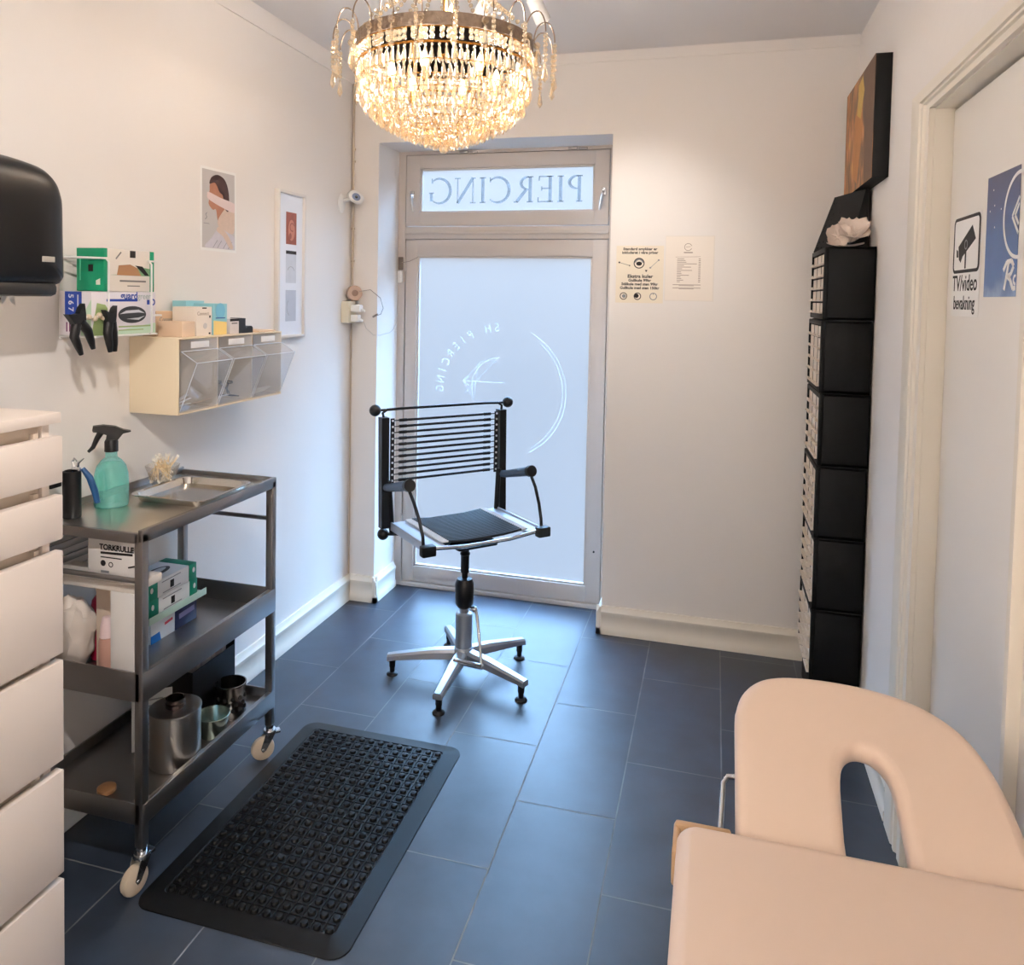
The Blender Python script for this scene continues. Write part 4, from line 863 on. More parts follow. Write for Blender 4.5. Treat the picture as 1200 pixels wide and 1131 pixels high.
# ------------------------------------------------------------------ steel trolley
tr = thing('trolley', 'three-tier stainless steel trolley on casters beside the left wall', 'trolley', (0.2, -1.61, 0))
TX0, TX1, TY0, TY1, TZ = 0.024, 0.386, -1.922, -1.302, 0.925
pw = 0.024
posts = ((TX1 - pw, TY0), (TX1 - pw, TY1 - pw), (TX0, TY0), (TX0, TY1 - pw))
for x, y in posts: part('post', MB().box(x, x + pw, y, y + pw, 0.112, TZ - 0.002, 0.002), steel_dark, tr, True)
top = MB().box(TX0 + 0.002, TX1 - 0.004, TY0 + 0.002, TY1 - 0.002, TZ - 0.022, TZ - 0.003, 0.002)
part('top_panel', top, steel_m, tr, True)
rim = MB()
rim.box(TX1 - 0.014, TX1, TY0, TY1, TZ - 0.024, TZ + 0.010, 0.003).box(TX0, TX0 + 0.008, TY0, TY1, TZ - 0.024, TZ + 0.018, 0.002)
rim.box(TX0 + 0.008, TX1 - 0.014, TY1 - 0.012, TY1, TZ - 0.024, TZ + 0.010, 0.003).box(TX0 + 0.008, TX1 - 0.014, TY0, TY0 + 0.010, TZ - 0.026, TZ + 0.001, 0.002)
part('top_rim', rim, steel_dark, tr, True)
def shelf(zf, zt, zb):
    m = MB().box(TX0 + 0.004, TX1 - 0.004, TY0 + 0.004, TY1 - 0.004, zf - 0.004, zf, 0)
    m.box(TX1 - 0.008, TX1 + 0.001, TY0 + 0.001, TY1 - 0.001, zb, zt, 0.002).box(TX0, TX0 + 0.006, TY0 + 0.001, TY1 - 0.001, zb, zt, 0.002)
    m.box(TX0 + 0.006, TX1 - 0.008, TY0 - 0.0, TY0 + 0.006, zb, zt, 0.002).box(TX0 + 0.006, TX1 - 0.008, TY1 - 0.006, TY1, zb, zt, 0.002)
    m.box(TX1 - 0.014, TX1 - 0.006, TY0 + 0.024, TY1 - 0.024, zt - 0.006, zt + 0.001, 0.002)
    return m
part('shelf', shelf(0.505, 0.568, 0.492), steel_dark, tr, True, label='deep middle steel tray')
part('shelf', shelf(0.196, 0.228, 0.172), steel_dark, tr, True, label='bottom steel tray')
for y in (TY0 + 0.012, TY1 - 0.012): part('side_rail', MB().cyl((TX0 + 0.02, y, 0.800), (TX1 - 0.02, y, 0.800), 0.007, n=12), steel_dark, tr, True)
sl = MB()
for z in (0.865, 0.826, 0.787, 0.748): sl.box(TX0 + 0.002, TX0 + 0.010, TY0 + 0.024, TY1 - 0.024, z - 0.010, z + 0.010, 0.002)
part('back_slats', sl, steel_dark, tr, True)
wheel_m = mat('nylon_wheel', (196, 180, 158), 0.5)
for i, ((x, y), sw_) in enumerate(zip(posts, (-1.75, 3.9, 0.4, 0.1))):
    cx_, cy_ = x + pw / 2, y + pw / 2; T = Matrix.Translation((cx_, cy_, 0)) @ Matrix.Rotation(sw_, 4, 'Z')
    f = MB().cyl((0, 0, 0.112), (0, 0, 0.096), 0.013, n=16, M=T).lathe([(0.0001, 0.100), (0.019, 0.099), (0.022, 0.092), (0.020, 0.084), (0.0001, 0.083)], (0, 0, 0), 20, 0, T)
    for s in (-1, 1): f.prism([(-0.016, 0.088), (0.016, 0.088), (0.031, 0.042), (0.025, 0.031), (0.014, 0.036)], -0.0015, 0.0015, 0, T @ frame3((0, s * 0.015, 0), (1, 0, 0), (0, 0, 1)))
    f.cyl((0.022, -0.018, 0.038), (0.022, 0.018, 0.038), 0.005, n=10, M=T)
    c = part('caster', f, chrome_m, tr, True)
    wv = MB().lathe([(0.006, -0.012), (0.030, -0.012), (0.036, -0.008), (0.038, 0), (0.036, 0.008), (0.030, 0.012), (0.006, 0.012)], (0, 0, 0), 32, 0, T @ Matrix.Translation((0.022, 0, 0.038)) @ Matrix.Rotation(math.pi / 2, 4, 'X'))
    part('wheel', wv, wheel_m, c, True)
    if i < 2: part('brake_lever', MB().box(-0.034, -0.006, -0.012, 0.012, 0.082, 0.092, 0.003, 0, T), chrome_m, c, True)

# --- on the trolley top
TT = TZ - 0.0028
sb = thing('spray_bottle', 'turquoise clear spray bottle with black trigger on the trolley top', 'spray bottle', (0.118, -1.728, TT), 0.74)
lq = MB()
body = [(0.030, 0.0), (0.043, 0.002), (0.0455, 0.010), (0.0455, 0.060), (0.0440, 0.095), (0.038, 0.118), (0.026, 0.134), (0.016, 0.142), (0.015, 0.160)]
lq.lathe(body, (0, 0, 0), 40, 0, None, 1.0, 0.72)
def tinted(name, tint, dens, gl):
    return thin_glass(name, tint, gl, dens, 0.04, edge=0.25)
part('bottle', lq, tinted('turquoise_plastic', (205, 250, 250), 0.14, 0.06), sb)
lv = MB().lathe([(0.0001, 0.003), (0.041, 0.003), (0.0435, 0.010), (0.0435, 0.060), (0.0420, 0.094), (0.0365, 0.115), (0.026, 0.127), (0.0001, 0.127)], (0, 0, 0), 40, 0, None, 1.0, 0.70)
part('liquid', lv, tinted('aqua_liquid', (206, 244, 234), 0.22, 0.02), sb)
tg = MB()
tg.lathe([(0.0001, 0.158), (0.018, 0.158), (0.018, 0.186), (0.015, 0.192), (0.0001, 0.192)], (0, 0, 0), 24)
part('collar', tg, black_m, sb)
tg = MB().prism([(-0.048, 0.221), (-0.046, 0.232), (-0.020, 0.234), (0.010, 0.229), (0.030, 0.219), (0.050, 0.214), (0.050, 0.212), (0.030, 0.208), (0.016, 0.190), (-0.014, 0.190), (-0.012, 0.206), (-0.030, 0.214), (-0.046, 0.216)], -0.011, 0.011, 0, frame3((0, 0, 0), (1, 0, 0), (0, 0, 1)))
part('spray_head', tg, black_m, sb)
tg = MB().path([(-0.026, 0, 0.214), (-0.036, 0, 0.196), (-0.046, 0, 0.172), (-0.058, 0, 0.160)], [0.009, 0.0075, 0.006, 0.004], 10)
part('trigger', tg, black_m, sb)

bh = thing('tool_holder', 'black cylindrical tool holder at the near end of the trolley top', 'holder', (0.098, -1.848, TT))
part('tube', MB().lathe([(0.022, 0), (0.023, 0.002), (0.023, 0.125), (0.019, 0.127), (0.019, 0.02), (0.0001, 0.018)], (0.098, -1.848, TT), 28), black_m, bh, True)
part('side_pocket', MB().box(0.040, 0.080, -1.900, -1.862, TT + 0.085, TT + 0.122, 0.004), black_m, bh, True)
pl = thing('pliers', 'pliers with a blue handle hooked in the black tool holder', 'pliers', (0.11, -1.84, TT + 0.1))
T0 = Vector((0.104, -1.842, TT))
part('handle', MB().path([T0 + Vector((0.012, 0.012, 0.130)), T0 + Vector((0.030, 0.018, 0.105)), T0 + Vector((0.042, 0.022, 0.070)), T0 + Vector((0.046, 0.028, 0.036))], [0.006, 0.009, 0.009, 0.0075], 12), mat('blue_grip', (26, 74, 120), 0.45), pl, True, label='blue dipped handle')
part('handle', MB().path([T0 + Vector((-0.004, 0.0, 0.124)), T0 + Vector((-0.006, -0.006, 0.06)), T0 + Vector((-0.006, -0.006, 0.022))], 0.006, 10), mat('blue_grip', (26, 74, 120), 0.45), pl, True, label='blue dipped handle')
jw = MB().box(-0.010, 0.014, -0.006, 0.006, 0.122, 0.136, 0.003, 0, Matrix.Translation(T0))
jw.path([T0 + Vector((-0.004, 0, 0.134)), T0 + Vector((-0.010, 0, 0.150)), T0 + Vector((-0.004, 0, 0.158)), T0 + Vector((0.004, 0, 0.152))], [0.005, 0.004, 0.003, 0.002], 8).path([T0 + Vector((0.006, 0, 0.134)), T0 + Vector((0.010, 0, 0.148)), T0 + Vector((0.022, 0.006, 0.160))], [0.005, 0.0035, 0.0015], 8)
part('jaws', jw, chrome_m, pl, True)

cc = (0.088, -1.478, TT)
cup = MB().lathe([(0.026, 0), (0.030, 0.001), (0.040, 0.030), (0.052, 0.066), (0.0505, 0.066), (0.0385, 0.030), (0.028, 0.004), (0.0001, 0.003)], cc, 8, 0)
solo('glass_cup', cup, thin_glass('cup_glass', (253, 251, 248), 0.05, 0.05, edge=0.2), 'faceted clear glass cup holding cotton swabs on the trolley', 'cup', angle=10)
swab = MB().cyl((0, 0, -0.036), (0, 0, 0.036), 0.0013, n=6)
swab.ball((0, 0, 0.034), 0.0032, 8, 1, None, 1, 1, 1.8).ball((0, 0, -0.034), 0.0032, 8, 1, None, 1, 1, 1.8)
swm = make_mesh('cotton_swab', swab, [mat('swab_stick', (248, 224, 182), 0.6), mat('cotton', (240, 232, 220), 0.9)])
for i in range(44):
    o = bpy.data.objects.new('cotton_swab', swm); COL.objects.link(o)
    r, a = 0.028 * math.sqrt(random.random()), random.random() * 6.283
    ti = 0.15 + 0.75 * random.random()
    o.rotation_euler = (ti * math.cos(a + 1), ti * math.sin(a + 1), a)
    o.location = (cc[0] + r * math.cos(a), cc[1] + r * math.sin(a), cc[2] + 0.043 + 0.020 * random.random() + 0.2 * (0.028 - r))
    tag(o, 'wooden cotton swab in the faceted glass cup on the trolley', 'cotton swab', 'cotton swabs in the glass cup')
tm = MB()
tx0, tx1, ty0, ty1, tz = 0.128, 0.368, -1.668, -1.415, TT
def tray_ring(ins, z): return [(x, y, z) for x, y in rrect(tx0 + ins, tx1 - ins, ty0 + ins, ty1 - ins, 0.03 - ins * 0.4)]
rings = [tray_ring(0.014, tz + 0.0002), tray_ring(0.006, tz + 0.018), tray_ring(-0.004, tz + 0.021), tray_ring(-0.005, tz + 0.0195), tray_ring(0.004, tz + 0.0165), tray_ring(0.0125, tz)]
vs = []; fs = []; kk = len(rings[0])
rings = [tray_ring(0.012, tz), tray_ring(0.004, tz + 0.018), tray_ring(-0.006, tz + 0.019), tray_ring(-0.006, tz + 0.0215), tray_ring(0.006, tz + 0.0205), tray_ring(0.014, tz + 0.002)]
for rg in rings: vs += rg
for i in range(len(rings) - 1):
    for j in range(kk): fs.append((i * kk + j, i * kk + (j + 1) % kk, (i + 1) * kk + (j + 1) % kk, (i + 1) * kk + j))
fs.append(tuple(reversed(range(kk)))); fs.append(tuple(range(5 * kk, 6 * kk)))
tm.add(vs, fs)
solo('steel_tray', tm, mat('polished_steel', (205, 200, 192), 0.16, 1.0), 'shallow polished steel instrument tray on the trolley top', 'tray')

# --- on the middle shelf
ZM = 0.5053
wc_m = mat('white_carton', (228, 222, 216), 0.55)
solo('carton', MB().box(0.264, 0.336, -1.894, -1.856, ZM, 0.757, 0.001), wc_m, 'tall slim plain white carton beside the near post on the middle shelf', 'box', 'cartons on the trolley')
solo('carton', MB().box(0.156, 0.250, -1.826, -1.752, ZM, 0.757, 0.001), mat('cream_box', (222, 200, 180), 0.55), 'cream carton behind the pinkish bottle on the middle shelf', 'box', 'cartons on the trolley')
solo('carton', MB().box(0.050, 0.338, -1.894, -1.790, 0.7572, 0.780, 0.002), mat('pale_board', (226, 216, 204), 0.5), 'flat pale pack lying under the printed paper roll carton', 'box', 'cartons on the trolley')
tk = MB().box(0.190, 0.336, -1.890, -1.852, 0.7804, 0.896, 0.001, 0)
TF = frame3((0.186, -1.890, 0.7904), (1, 0, 0), (0, 0, 1))
tk.text('TORKRULLE', 0.0205, 0.094, 0.078, 0.0004, 1, TF, bold=0.035, sx=0.95).stroke([(0.044, 0.063), (0.144, 0.066)], 0.006, 0, 0.0006, 1, TF).stroke([(0.044, 0.052), (0.11, 0.052)], 0.003, 0, 0.0006, 1, TF)
tk.prism(circ(0.052, 0.036, 0.008, 14), 0, 0.0006, 1, TF).ring(0.005, 0.007, 0, 6.28, 0, 0.0006, 14, 1, TF, c=(0.076, 0.034)).stroke([(0.045, 0.014), (0.07, 0.014)], 0.006, 0, 0.0006, 2, TF).stroke([(0.13, 0.032), (0.16, 0.04)], 0.004, 0, 0.0006, 1, TF)
solo('carton', tk, [wc_m, ink_m, grey_ink], 'white printed paper roll carton under the trolley top', 'box', 'cartons on the trolley')
def glovebox(z, yo, lab, topslit):
    m = MB(); x0, x1, y0, y1, h = 0.088, 0.200, -1.682 + yo, -1.458 + yo, 0.0505
    m.box(x0, x1, y0, y1, z, z + h, 0.001, 0)
    m.box(x0 - 0.0006, x1 + 0.0006, y0 - 0.0006, y0 + 0.048, z - 0.0001, z + h + 0.0004, 0.001, 1).box(x0 - 0.0006, x1 + 0.0006, y1 - 0.036, y1 + 0.0006, z - 0.0001, z + h + 0.0004, 0.001, 1)
    f = on_left(y0, z, x1 + 0.0002)
    m.prism([(0.103, 0.012), (0.119, 0.012), (0.119, 0.034), (0.103, 0.034)], 0, 0.0006, 2, f).stroke([(0.066, 0.040), (0.15, 0.042)], 0.0025, 0, 0.0006, 3, f).stroke([(0.07, 0.007), (0.15, 0.009)], 0.0025, 0, 0.0006, 3, f)
    m.prism(circ(0.022, 0.030, 0.006, 12, 1.4), 0.0008, 0.0012, 0, f).prism(circ(0.210, 0.030, 0.006, 12, 1.4), 0.0008, 0.0012, 0, f)
    if topslit:
        T = frame3((0.146, -1.575 + yo, z + h + 0.0003), (0, 1, 0), (-1, 0, 0))
        m.prism(circ(0, 0, 0.056, 24, 0.42), 0, 0.0006, 4, T).prism(circ(0.004, 0.002, 0.040, 20, 0.3), 0.0006, 0.0012, 5, T)
    return solo('glove_box', m, [mat('glove_card_white', (226, 224, 222), 0.45), mat('teal_card', (12, 132, 104), 0.45), ink_m, grey_ink, mat('glove_slot', (90, 90, 92), 0.5), mat('glove_white', (220, 220, 222), 0.6)], lab, 'glove box', 'green and white glove boxes on the trolley')
def bluebox(y0, y1, lab, m1, m2, tgt):
    m = MB().box(0.090, 0.199, y0, y1, ZM, ZM + 0.068, 0.001, 0)
    f = on_left(y0, ZM, 0.199); L = y1 - y0
    if tgt: m.prism([(0.0, 0), (L * 0.42, 0), (L * 0.36, 0.026), (0, 0.024)], 0, 0.0005, 1, f).prism([(0.06, 0.036), (0.095, 0.040), (0.095, 0.048), (0.06, 0.044)], 0, 0.0005, 2, f)
    else: m.stroke([(0.018, 0.036), (L - 0.012, 0.040)], 0.016, 0, 0.0005, 1, f)
    solo('carton', m, [m1, m2, mat('red_print', (180, 60, 80), 0.5)], lab, 'box', 'cartons on the trolley')
bluebox(-1.666, -1.561, 'pale carton with a blue corner under the glove boxes', mat('pale_blue_box', (196, 206, 214), 0.45), mat('bright_blue', (20, 100, 180), 0.45), True)
bluebox(-1.5595, -1.458, 'dark navy carton under the glove boxes', mat('navy_card', (26, 38, 78), 0.45), mat('navy_print', (110, 110, 150), 0.45), False)
ZB = ZM + 0.0682
gl = MB().box(0.086, 0.214, -1.690, -1.430, ZB, ZB + 0.010, 0.001, 0).box(0.2142, 0.2148, -1.690, -1.430, ZB, ZB + 0.022, 0.0001, 0).box(0.086, 0.2142, -1.6902, -1.690, ZB, ZB + 0.020, 0, 0)
solo('green_carton', gl, mat('mint_card', (176, 204, 192), 0.45), 'flat pale green carton lid under the two glove boxes', 'lid')
glovebox(ZB + 0.0104, 0.0, 'lower green and white glove box on the middle shelf', False)
glovebox(ZB + 0.0104 + 0.0511, -0.004, 'upper green and white glove box with an open slot on the middle shelf', True)
# plastic bag, bottles
bag = MB()
bm = bmesh.new(); bmesh.ops.create_icosphere(bm, subdivisions=4, radius=1)
from mathutils import noise as mnoise
for v in bm.verts:
    p = v.co.copy(); nz = mnoise.noise(p * 2.3) * 0.16 + mnoise.noise(p * 6) * 0.06
    q = Vector((max(-0.9, min(0.9, p.x * 1.1)), max(-0.9, min(0.9, p.y * 1.15)), p.z)) * (1 + nz)
    v.co = Vector((0.098 + q.x * 0.052, -1.848 + q.y * 0.048, max(ZM, 0.600 + q.z * 0.104)))
bag.bm(bm)
solo('plastic_bag', bag, mat('bag_film', (224, 212, 200), 0.4, bump=0.25, bscale=40), 'crumpled white plastic bag on the middle shelf', 'bag')
rb = thing('pump_bottle', 'crimson bottle with white cap behind the white bag', 'bottle', (0.120, -1.765, ZM))
part('bottle_body', MB().lathe([(0.026, 0), (0.030, 0.003), (0.030, 0.14), (0.026, 0.165), (0.013, 0.182), (0.013, 0.19)], (0.120, -1.765, ZM), 28), mat('crimson_plastic', (176, 24, 62), 0.35), rb, True)
part('cap', MB().lathe([(0.016, 0.188), (0.017, 0.190), (0.016, 0.222), (0.012, 0.225), (0.0001, 0.225)], (0.120, -1.765, ZM), 24), white_m, rb, True, label='white screw cap')
pk_ = thing('lotion_bottle', 'pinkish bottle with pale cap between bag and tall carton', 'bottle', (0.224, -1.862, ZM))
part('bottle_body', MB().lathe([(0.019, 0), (0.021, 0.002), (0.021, 0.10), (0.018, 0.112), (0.0001, 0.113)], (0.224, -1.862, ZM), 28), mat('dusty_pink', (190, 146, 130), 0.4), pk_, True)
part('cap', MB().lathe([(0.0165, 0.112), (0.018, 0.114), (0.016, 0.145), (0.011, 0.166), (0.0001, 0.168)], (0.224, -1.862, ZM), 24), mat('pale_pink', (234, 208, 206), 0.4), pk_, True, label='pale pink cap')
part('label_band', MB().lathe([(0.0212, 0.012), (0.0216, 0.013), (0.0216, 0.026), (0.0212, 0.027)], (0.224, -1.862, ZM), 28), mat('band_cream', (224, 196, 180), 0.5), pk_, True)
sp_ = MB().path([(0.130, -1.905, ZM + 0.004), (0.142, -1.906, ZM + 0.018), (0.160, -1.906, ZM + 0.025), (0.176, -1.905, ZM + 0.022), (0.190, -1.903, ZM + 0.005)], [0.003, 0.005, 0.005, 0.005, 0.003], 8)
solo('strap', sp_, black_m, 'short curved black strap in front of the white bag', 'strap')

# --- on the bottom shelf
ZL = 0.1963
kc = (0.303, -1.690)
kn = thing('canister', 'brushed steel canister with a dark round opening on the bottom shelf', 'canister', (kc[0], kc[1], ZL))
part('can_body', MB().lathe([(0.066, 0), (0.069, 0.003), (0.069, 0.152), (0.071, 0.154), (0.071, 0.158), (0.066, 0.160), (0.028, 0.160)], (kc[0], kc[1], ZL), 48), mat('canister_steel', (190, 186, 180), 0.3, 1.0), kn, True)
part('neck', MB().lathe([(0.027, 0.158), (0.027, 0.170), (0.025, 0.172), (0.026, 0.184), (0.022, 0.185), (0.021, 0.160), (0.0001, 0.158)], (kc[0], kc[1], ZL), 32), mat('bronze_neck', (70, 58, 56), 0.35, 0.8), kn, True, label='dark screw neck')
ds_ = MB().lathe([(0.030, 0), (0.034, 0.002), (0.047, 0.055), (0.050, 0.066), (0.048, 0.067), (0.045, 0.055), (0.032, 0.006), (0.0001, 0.005)], (0.325, -1.548, ZL), 40)
solo('bowl', ds_, mat('greenish_steel', (150, 164, 156), 0.25, 0.9), 'small greenish metal bowl between canister and perforated cup', 'bowl')
cu_ = MB(); cuc = (0.305, -1.428)
cu_.lathe([(0.044, 0), (0.046, 0.002), (0.046, 0.098), (0.0475, 0.100), (0.0475, 0.104), (0.044, 0.104), (0.044, 0.006), (0.0001, 0.005)], (cuc[0], cuc[1], ZL), 40)
cp_ = thing('perforated_cup', 'perforated steel cup at the far end of the bottom shelf', 'cup', (cuc[0], cuc[1], ZL))
part('cup_body', cu_, mat('cup_steel', (150, 146, 142), 0.22, 1.0), cp_, True)
ho = MB()
for i in range(9):
    for j in range(3):
        if (i + j) % 2 == 0:
            th = -1.9 + i * 0.26; z = 0.030 + j * 0.018; d = Vector((math.cos(th), math.sin(th), 0))
            ho.cyl(Vector((cuc[0], cuc[1], ZL + z)) + d * 0.045, Vector((cuc[0], cuc[1], ZL + z)) + d * 0.0466, 0.0065, n=12)
part('holes', ho, mat('hole_dark', (12, 12, 12), 0.8), cp_, True)
lid = MB().lathe([(0.022, 0), (0.024, 0.002), (0.024, 0.012), (0.020, 0.015), (0.0001, 0.015)], (0.222, -1.862, ZL), 28)
solo('jar_lid', lid, mat('copper_lid', (176, 130, 90), 0.35, 0.6), 'small copper-coloured lid at the near end of the bottom shelf', 'lid')
bxm = MB(); bx0, bx1, by0, by1, bh_ = 0.050, 0.262, -1.560, -1.345, 0.185
bxm.box(bx0, bx1, by0, by0 + 0.004, ZL, ZL + bh_).box(bx0, bx1, by1 - 0.004, by1, ZL, ZL + bh_ + 0.02).box(bx0, bx0 + 0.004, by0 + 0.004, by1 - 0.004, ZL, ZL + bh_).box(bx1 - 0.004, bx1, by0 + 0.004, by1 - 0.004, ZL, ZL + bh_).box(bx0 + 0.004, bx1 - 0.004, by0 + 0.004, by1 - 0.004, ZL, ZL + 0.004)
solo('file_box', bxm, black_m, 'open black file box with papers behind the perforated cup', 'box')
for i in range(9):
    y = -1.52 + 0.018 * i; tl_ = -0.10 + 0.03 * i
    vs = []; n = 6
    m = MB(); hh_ = 0.235 + 0.014 * ((i * 5) % 3)
    for q in range(n + 1):
        u = q / n; bend = 0.018 * u * u * (1 if i % 2 else 0.4)
        for x in (0.062, 0.250 - 0.006 * (i % 3)):
            vs.append((x, y + tl_ * u * 0.12 + bend, ZL + 0.005 + hh_ * u))
    f1 = [(2 * q, 2 * q + 1, 2 * q + 3, 2 * q + 2) for q in range(n)]
    o_ = len(vs); vs += [(x, yy + 0.0012, z) for x, yy, z in vs]
    m.add(vs, f1 + [tuple(reversed([a + o_ for a in f])) for f in f1])
    solo('paper_sheet', m, mat('sheet_%d' % (i % 2), (222, 214, 208) if i % 2 else (200, 192, 190), 0.7), 'upright paper sheet filed in the open black box', 'paper', 'papers in the black file box')
sh = MB(); T = Matrix.Translation((0.20, -1.66, ZL)) @ Matrix.Rotation(0.72, 4, 'Z') @ Matrix.Rotation(-0.12, 4, 'X')
sh.box(-0.055, 0.055, -0.0006, 0.0006, 0, 0.165, 0, 0, T)
for q in range(8): sh.stroke([(-0.045, 0.02 + q * 0.017), (0.04 - 0.01 * (q % 3), 0.02 + q * 0.017)], 0.004, 0, 0.0004, 1, T @ frame3((0, -0.0007, 0), (1, 0, 0), (0, 0, 1)))
solo('leaflet', sh, [mat('leaflet_grey', (206, 206, 204), 0.6), grey_ink], 'printed leaflet standing behind the steel canister', 'leaflet')

# ------------------------------------------------------------------ rubber mat
mm = MB(); mx0, mx1, my0, my1 = 0.389, 0.972, -1.968, -1.078
def mring(i, z): return [(x, y, z) for x, y in rrect(mx0 + i, mx1 - i, my0 + i, my1 - i, max(0.006, 0.045 - i * 0.6), 6)]
rg = [mring(0, 0.0005), mring(0.001, 0.003), mring(0.052, 0.012), mring(0.055, 0.009)]
vs = []; fs = []; kk = len(rg[0])
for r in rg: vs += r
for i in range(3):
    for j in range(kk): fs.append((i * kk + j, i * kk + (j + 1) % kk, (i + 1) * kk + (j + 1) % kk, (i + 1) * kk + j))
fs.append(tuple(reversed(range(kk)))); fs.append(tuple(range(3 * kk, 4 * kk))); mm.add(vs, fs)
nx_, ny_ = 14, 22; ax0, ax1, ay0, ay1 = mx0 + 0.068, mx1 - 0.068, my0 + 0.068, my1 - 0.068
for i in range(nx_):
    for j in range(ny_):
        x = ax0 + (ax1 - ax0) * i / (nx_ - 1); y = ay0 + (ay1 - ay0) * j / (ny_ - 1)
        mm.lathe([(0.0105, 0.0088), (0.0098, 0.0135), (0.0080, 0.0158), (0.0001, 0.0168)], (x, y, 0), 12)
for i in range(nx_ - 1):
    x = ax0 + (ax1 - ax0) * (i + 0.5) / (nx_ - 1); mm.box(x - 0.0012, x + 0.0012, ay0 - 0.008, ay1 + 0.008, 0.0085, 0.0122)
for j in range(ny_ - 1):
    y = ay0 + (ay1 - ay0) * (j + 0.5) / (ny_ - 1); mm.box(ax0 - 0.008, ax1 + 0.008, y - 0.0012, y + 0.0012, 0.0085, 0.0116)
solo('rubber_mat', mm, mat('mat_rubber', (6, 7, 8), 0.42, spec=0.35), 'black studded rubber anti-fatigue mat on the dark tiles', 'mat')

# ------------------------------------------------------------------ task chair
tc_ = thing('task_chair', 'black bungee-cord work chair on a silver five-star base by the glazed door', 'chair', (0.812, -0.598, 0), math.radians(-133.1))
cord_m = mat('black_cord', (13, 14, 17), 0.5); metal_b = mat('black_metal', (14, 15, 18), 0.35, 0.3)
grey_plate = mat('grey_rail', (176, 184, 196), 0.4, 0.3)
for wx, wy in ((0.0, -0.290), (-0.290, -0.068), (0.295, -0.118), (0.192, 0.246), (-0.155, 0.262)):
    a = math.atan2(wy, wx) - math.radians(-133.1); R0 = 0.288
    d = Vector((math.cos(a), math.sin(a), 0)); nrm = Vector((-d.y, d.x, 0))
    l = MB(); secs = [(0.0, 0.024, 0.080, 0.122), (0.12, 0.024, 0.078, 0.114), (R0 - 0.012, 0.019, 0.066, 0.090), (R0 + 0.020, 0.018, 0.060, 0.084)]
    vs = []; fs = []
    for r, w, z0, z1 in secs:
        for sx_, z in ((-1, z0), (1, z0), (0.98, z0 + (z1 - z0) * 0.7), (0.62, z1), (-0.62, z1), (-0.98, z0 + (z1 - z0) * 0.7)):
            p = d * r + nrm * (w * sx_); vs.append((p.x, p.y, z))
    for i in range(3):
        for j in range(6): fs.append((i * 6 + j, i * 6 + (j + 1) % 6, (i + 1) * 6 + (j + 1) % 6, (i + 1) * 6 + j))
    fs += [tuple(reversed(range(6))), tuple(range(18, 24))]
    l.add(vs, fs)
    lg = part('base_leg', l, alu_m, tc_, angle=25)
    p = d * R0
    part('glide', MB().lathe([(0.023, 0.0), (0.024, 0.004), (0.020, 0.009), (0.010, 0.012), (0.011, 0.030), (0.013, 0.034), (0.013, 0.066)], (p.x, p.y, 0), 24), black_m, lg)
part('hub', MB().lathe([(0.030, 0.066), (0.040, 0.072), (0.044, 0.10), (0.036, 0.126), (0.030, 0.130)], (0, 0, 0), 32), alu_m, tc_)
part('column', MB().lathe([(0.0335, 0.118), (0.034, 0.12), (0.034, 0.262), (0.030, 0.266), (0.019, 0.268), (0.019, 0.300)], (0, 0, 0), 32), alu_m, tc_)
part('gas_lift', MB().lathe([(0.016, 0.266), (0.016, 0.282), (0.028, 0.290), (0.036, 0.302), (0.038, 0.330), (0.038, 0.385), (0.030, 0.404), (0.012, 0.408), (0.012, 0.428), (0.017, 0.430), (0.017, 0.500), (0.020, 0.502), (0.020, 0.508), (0.0165, 0.512), (0.0165, 0.585)], (0, 0, 0), 28), metal_b, tc_)
RZ = Matrix.Rotation(math.radians(133.1), 4, 'Z')
def loc(wx, wy, z): v = RZ @ Vector((wx, wy, z)); return (v.x, v.y, z)
lvv = MB().path([loc(0.034, -0.02, 0.292), loc(0.056, -0.03, 0.292), loc(0.066, -0.04, 0.278), loc(0.112, -0.12, 0.124)], [0.009, 0.009, 0.0065, 0.0065], 10).path([loc(0.118, -0.13, 0.118), loc(-0.005, -0.10, 0.112)], 0.011, 14).ball(loc(0.052, -0.028, 0.294), 0.013, 10)
part('lift_lever', lvv, chrome_m, tc_)
SZ = 0.622
for s in (-1, 1):
    rl = MB().prism([(s * 0.178, -0.178), (s * 0.252, -0.178), (s * 0.258, 0.172), (s * 0.182, 0.172)], SZ - 0.016, SZ - 0.006).box(min(s * 0.246, s * 0.254), max(s * 0.246, s * 0.254), -0.178, 0.172, SZ - 0.032, SZ + 0.002, 0.002)
    r_ = part('seat_rail', rl, grey_plate, tc_)
    cl = MB()
    for i in range(24):
        y = -0.160 + 0.0138 * i; cl.cyl((s * 0.158, y, SZ + 0.001), (s * 0.190, y, SZ + 0.001), 0.0042, n=8)
    part('cord_ends', cl, mat('white_cord_end', (214, 216, 220), 0.4), r_)
    part('corner_block', MB().box(min(s * 0.226, s * 0.282), max(s * 0.226, s * 0.282), 0.158, 0.194, SZ - 0.036, SZ + 0.004, 0.006), metal_b, tc_)
sc = MB()
for i in range(24):
    y = -0.160 + 0.0138 * i
    sc.path([(-0.162, y, SZ + 0.001), (-0.08, y, SZ - 0.006), (0.08, y, SZ - 0.006), (0.162, y, SZ + 0.001)], 0.0058, 8)
part('seat', sc, cord_m, tc_, label='seat of tightly strung black cords')
fx = MB().path([(-0.24, 0.170, SZ - 0.012), (-0.10, 0.178, SZ - 0.022), (0.10, 0.178, SZ - 0.022), (0.24, 0.170, SZ - 0.012)], 0.008, 10)
part('front_bar', fx, chrome_m, tc_)
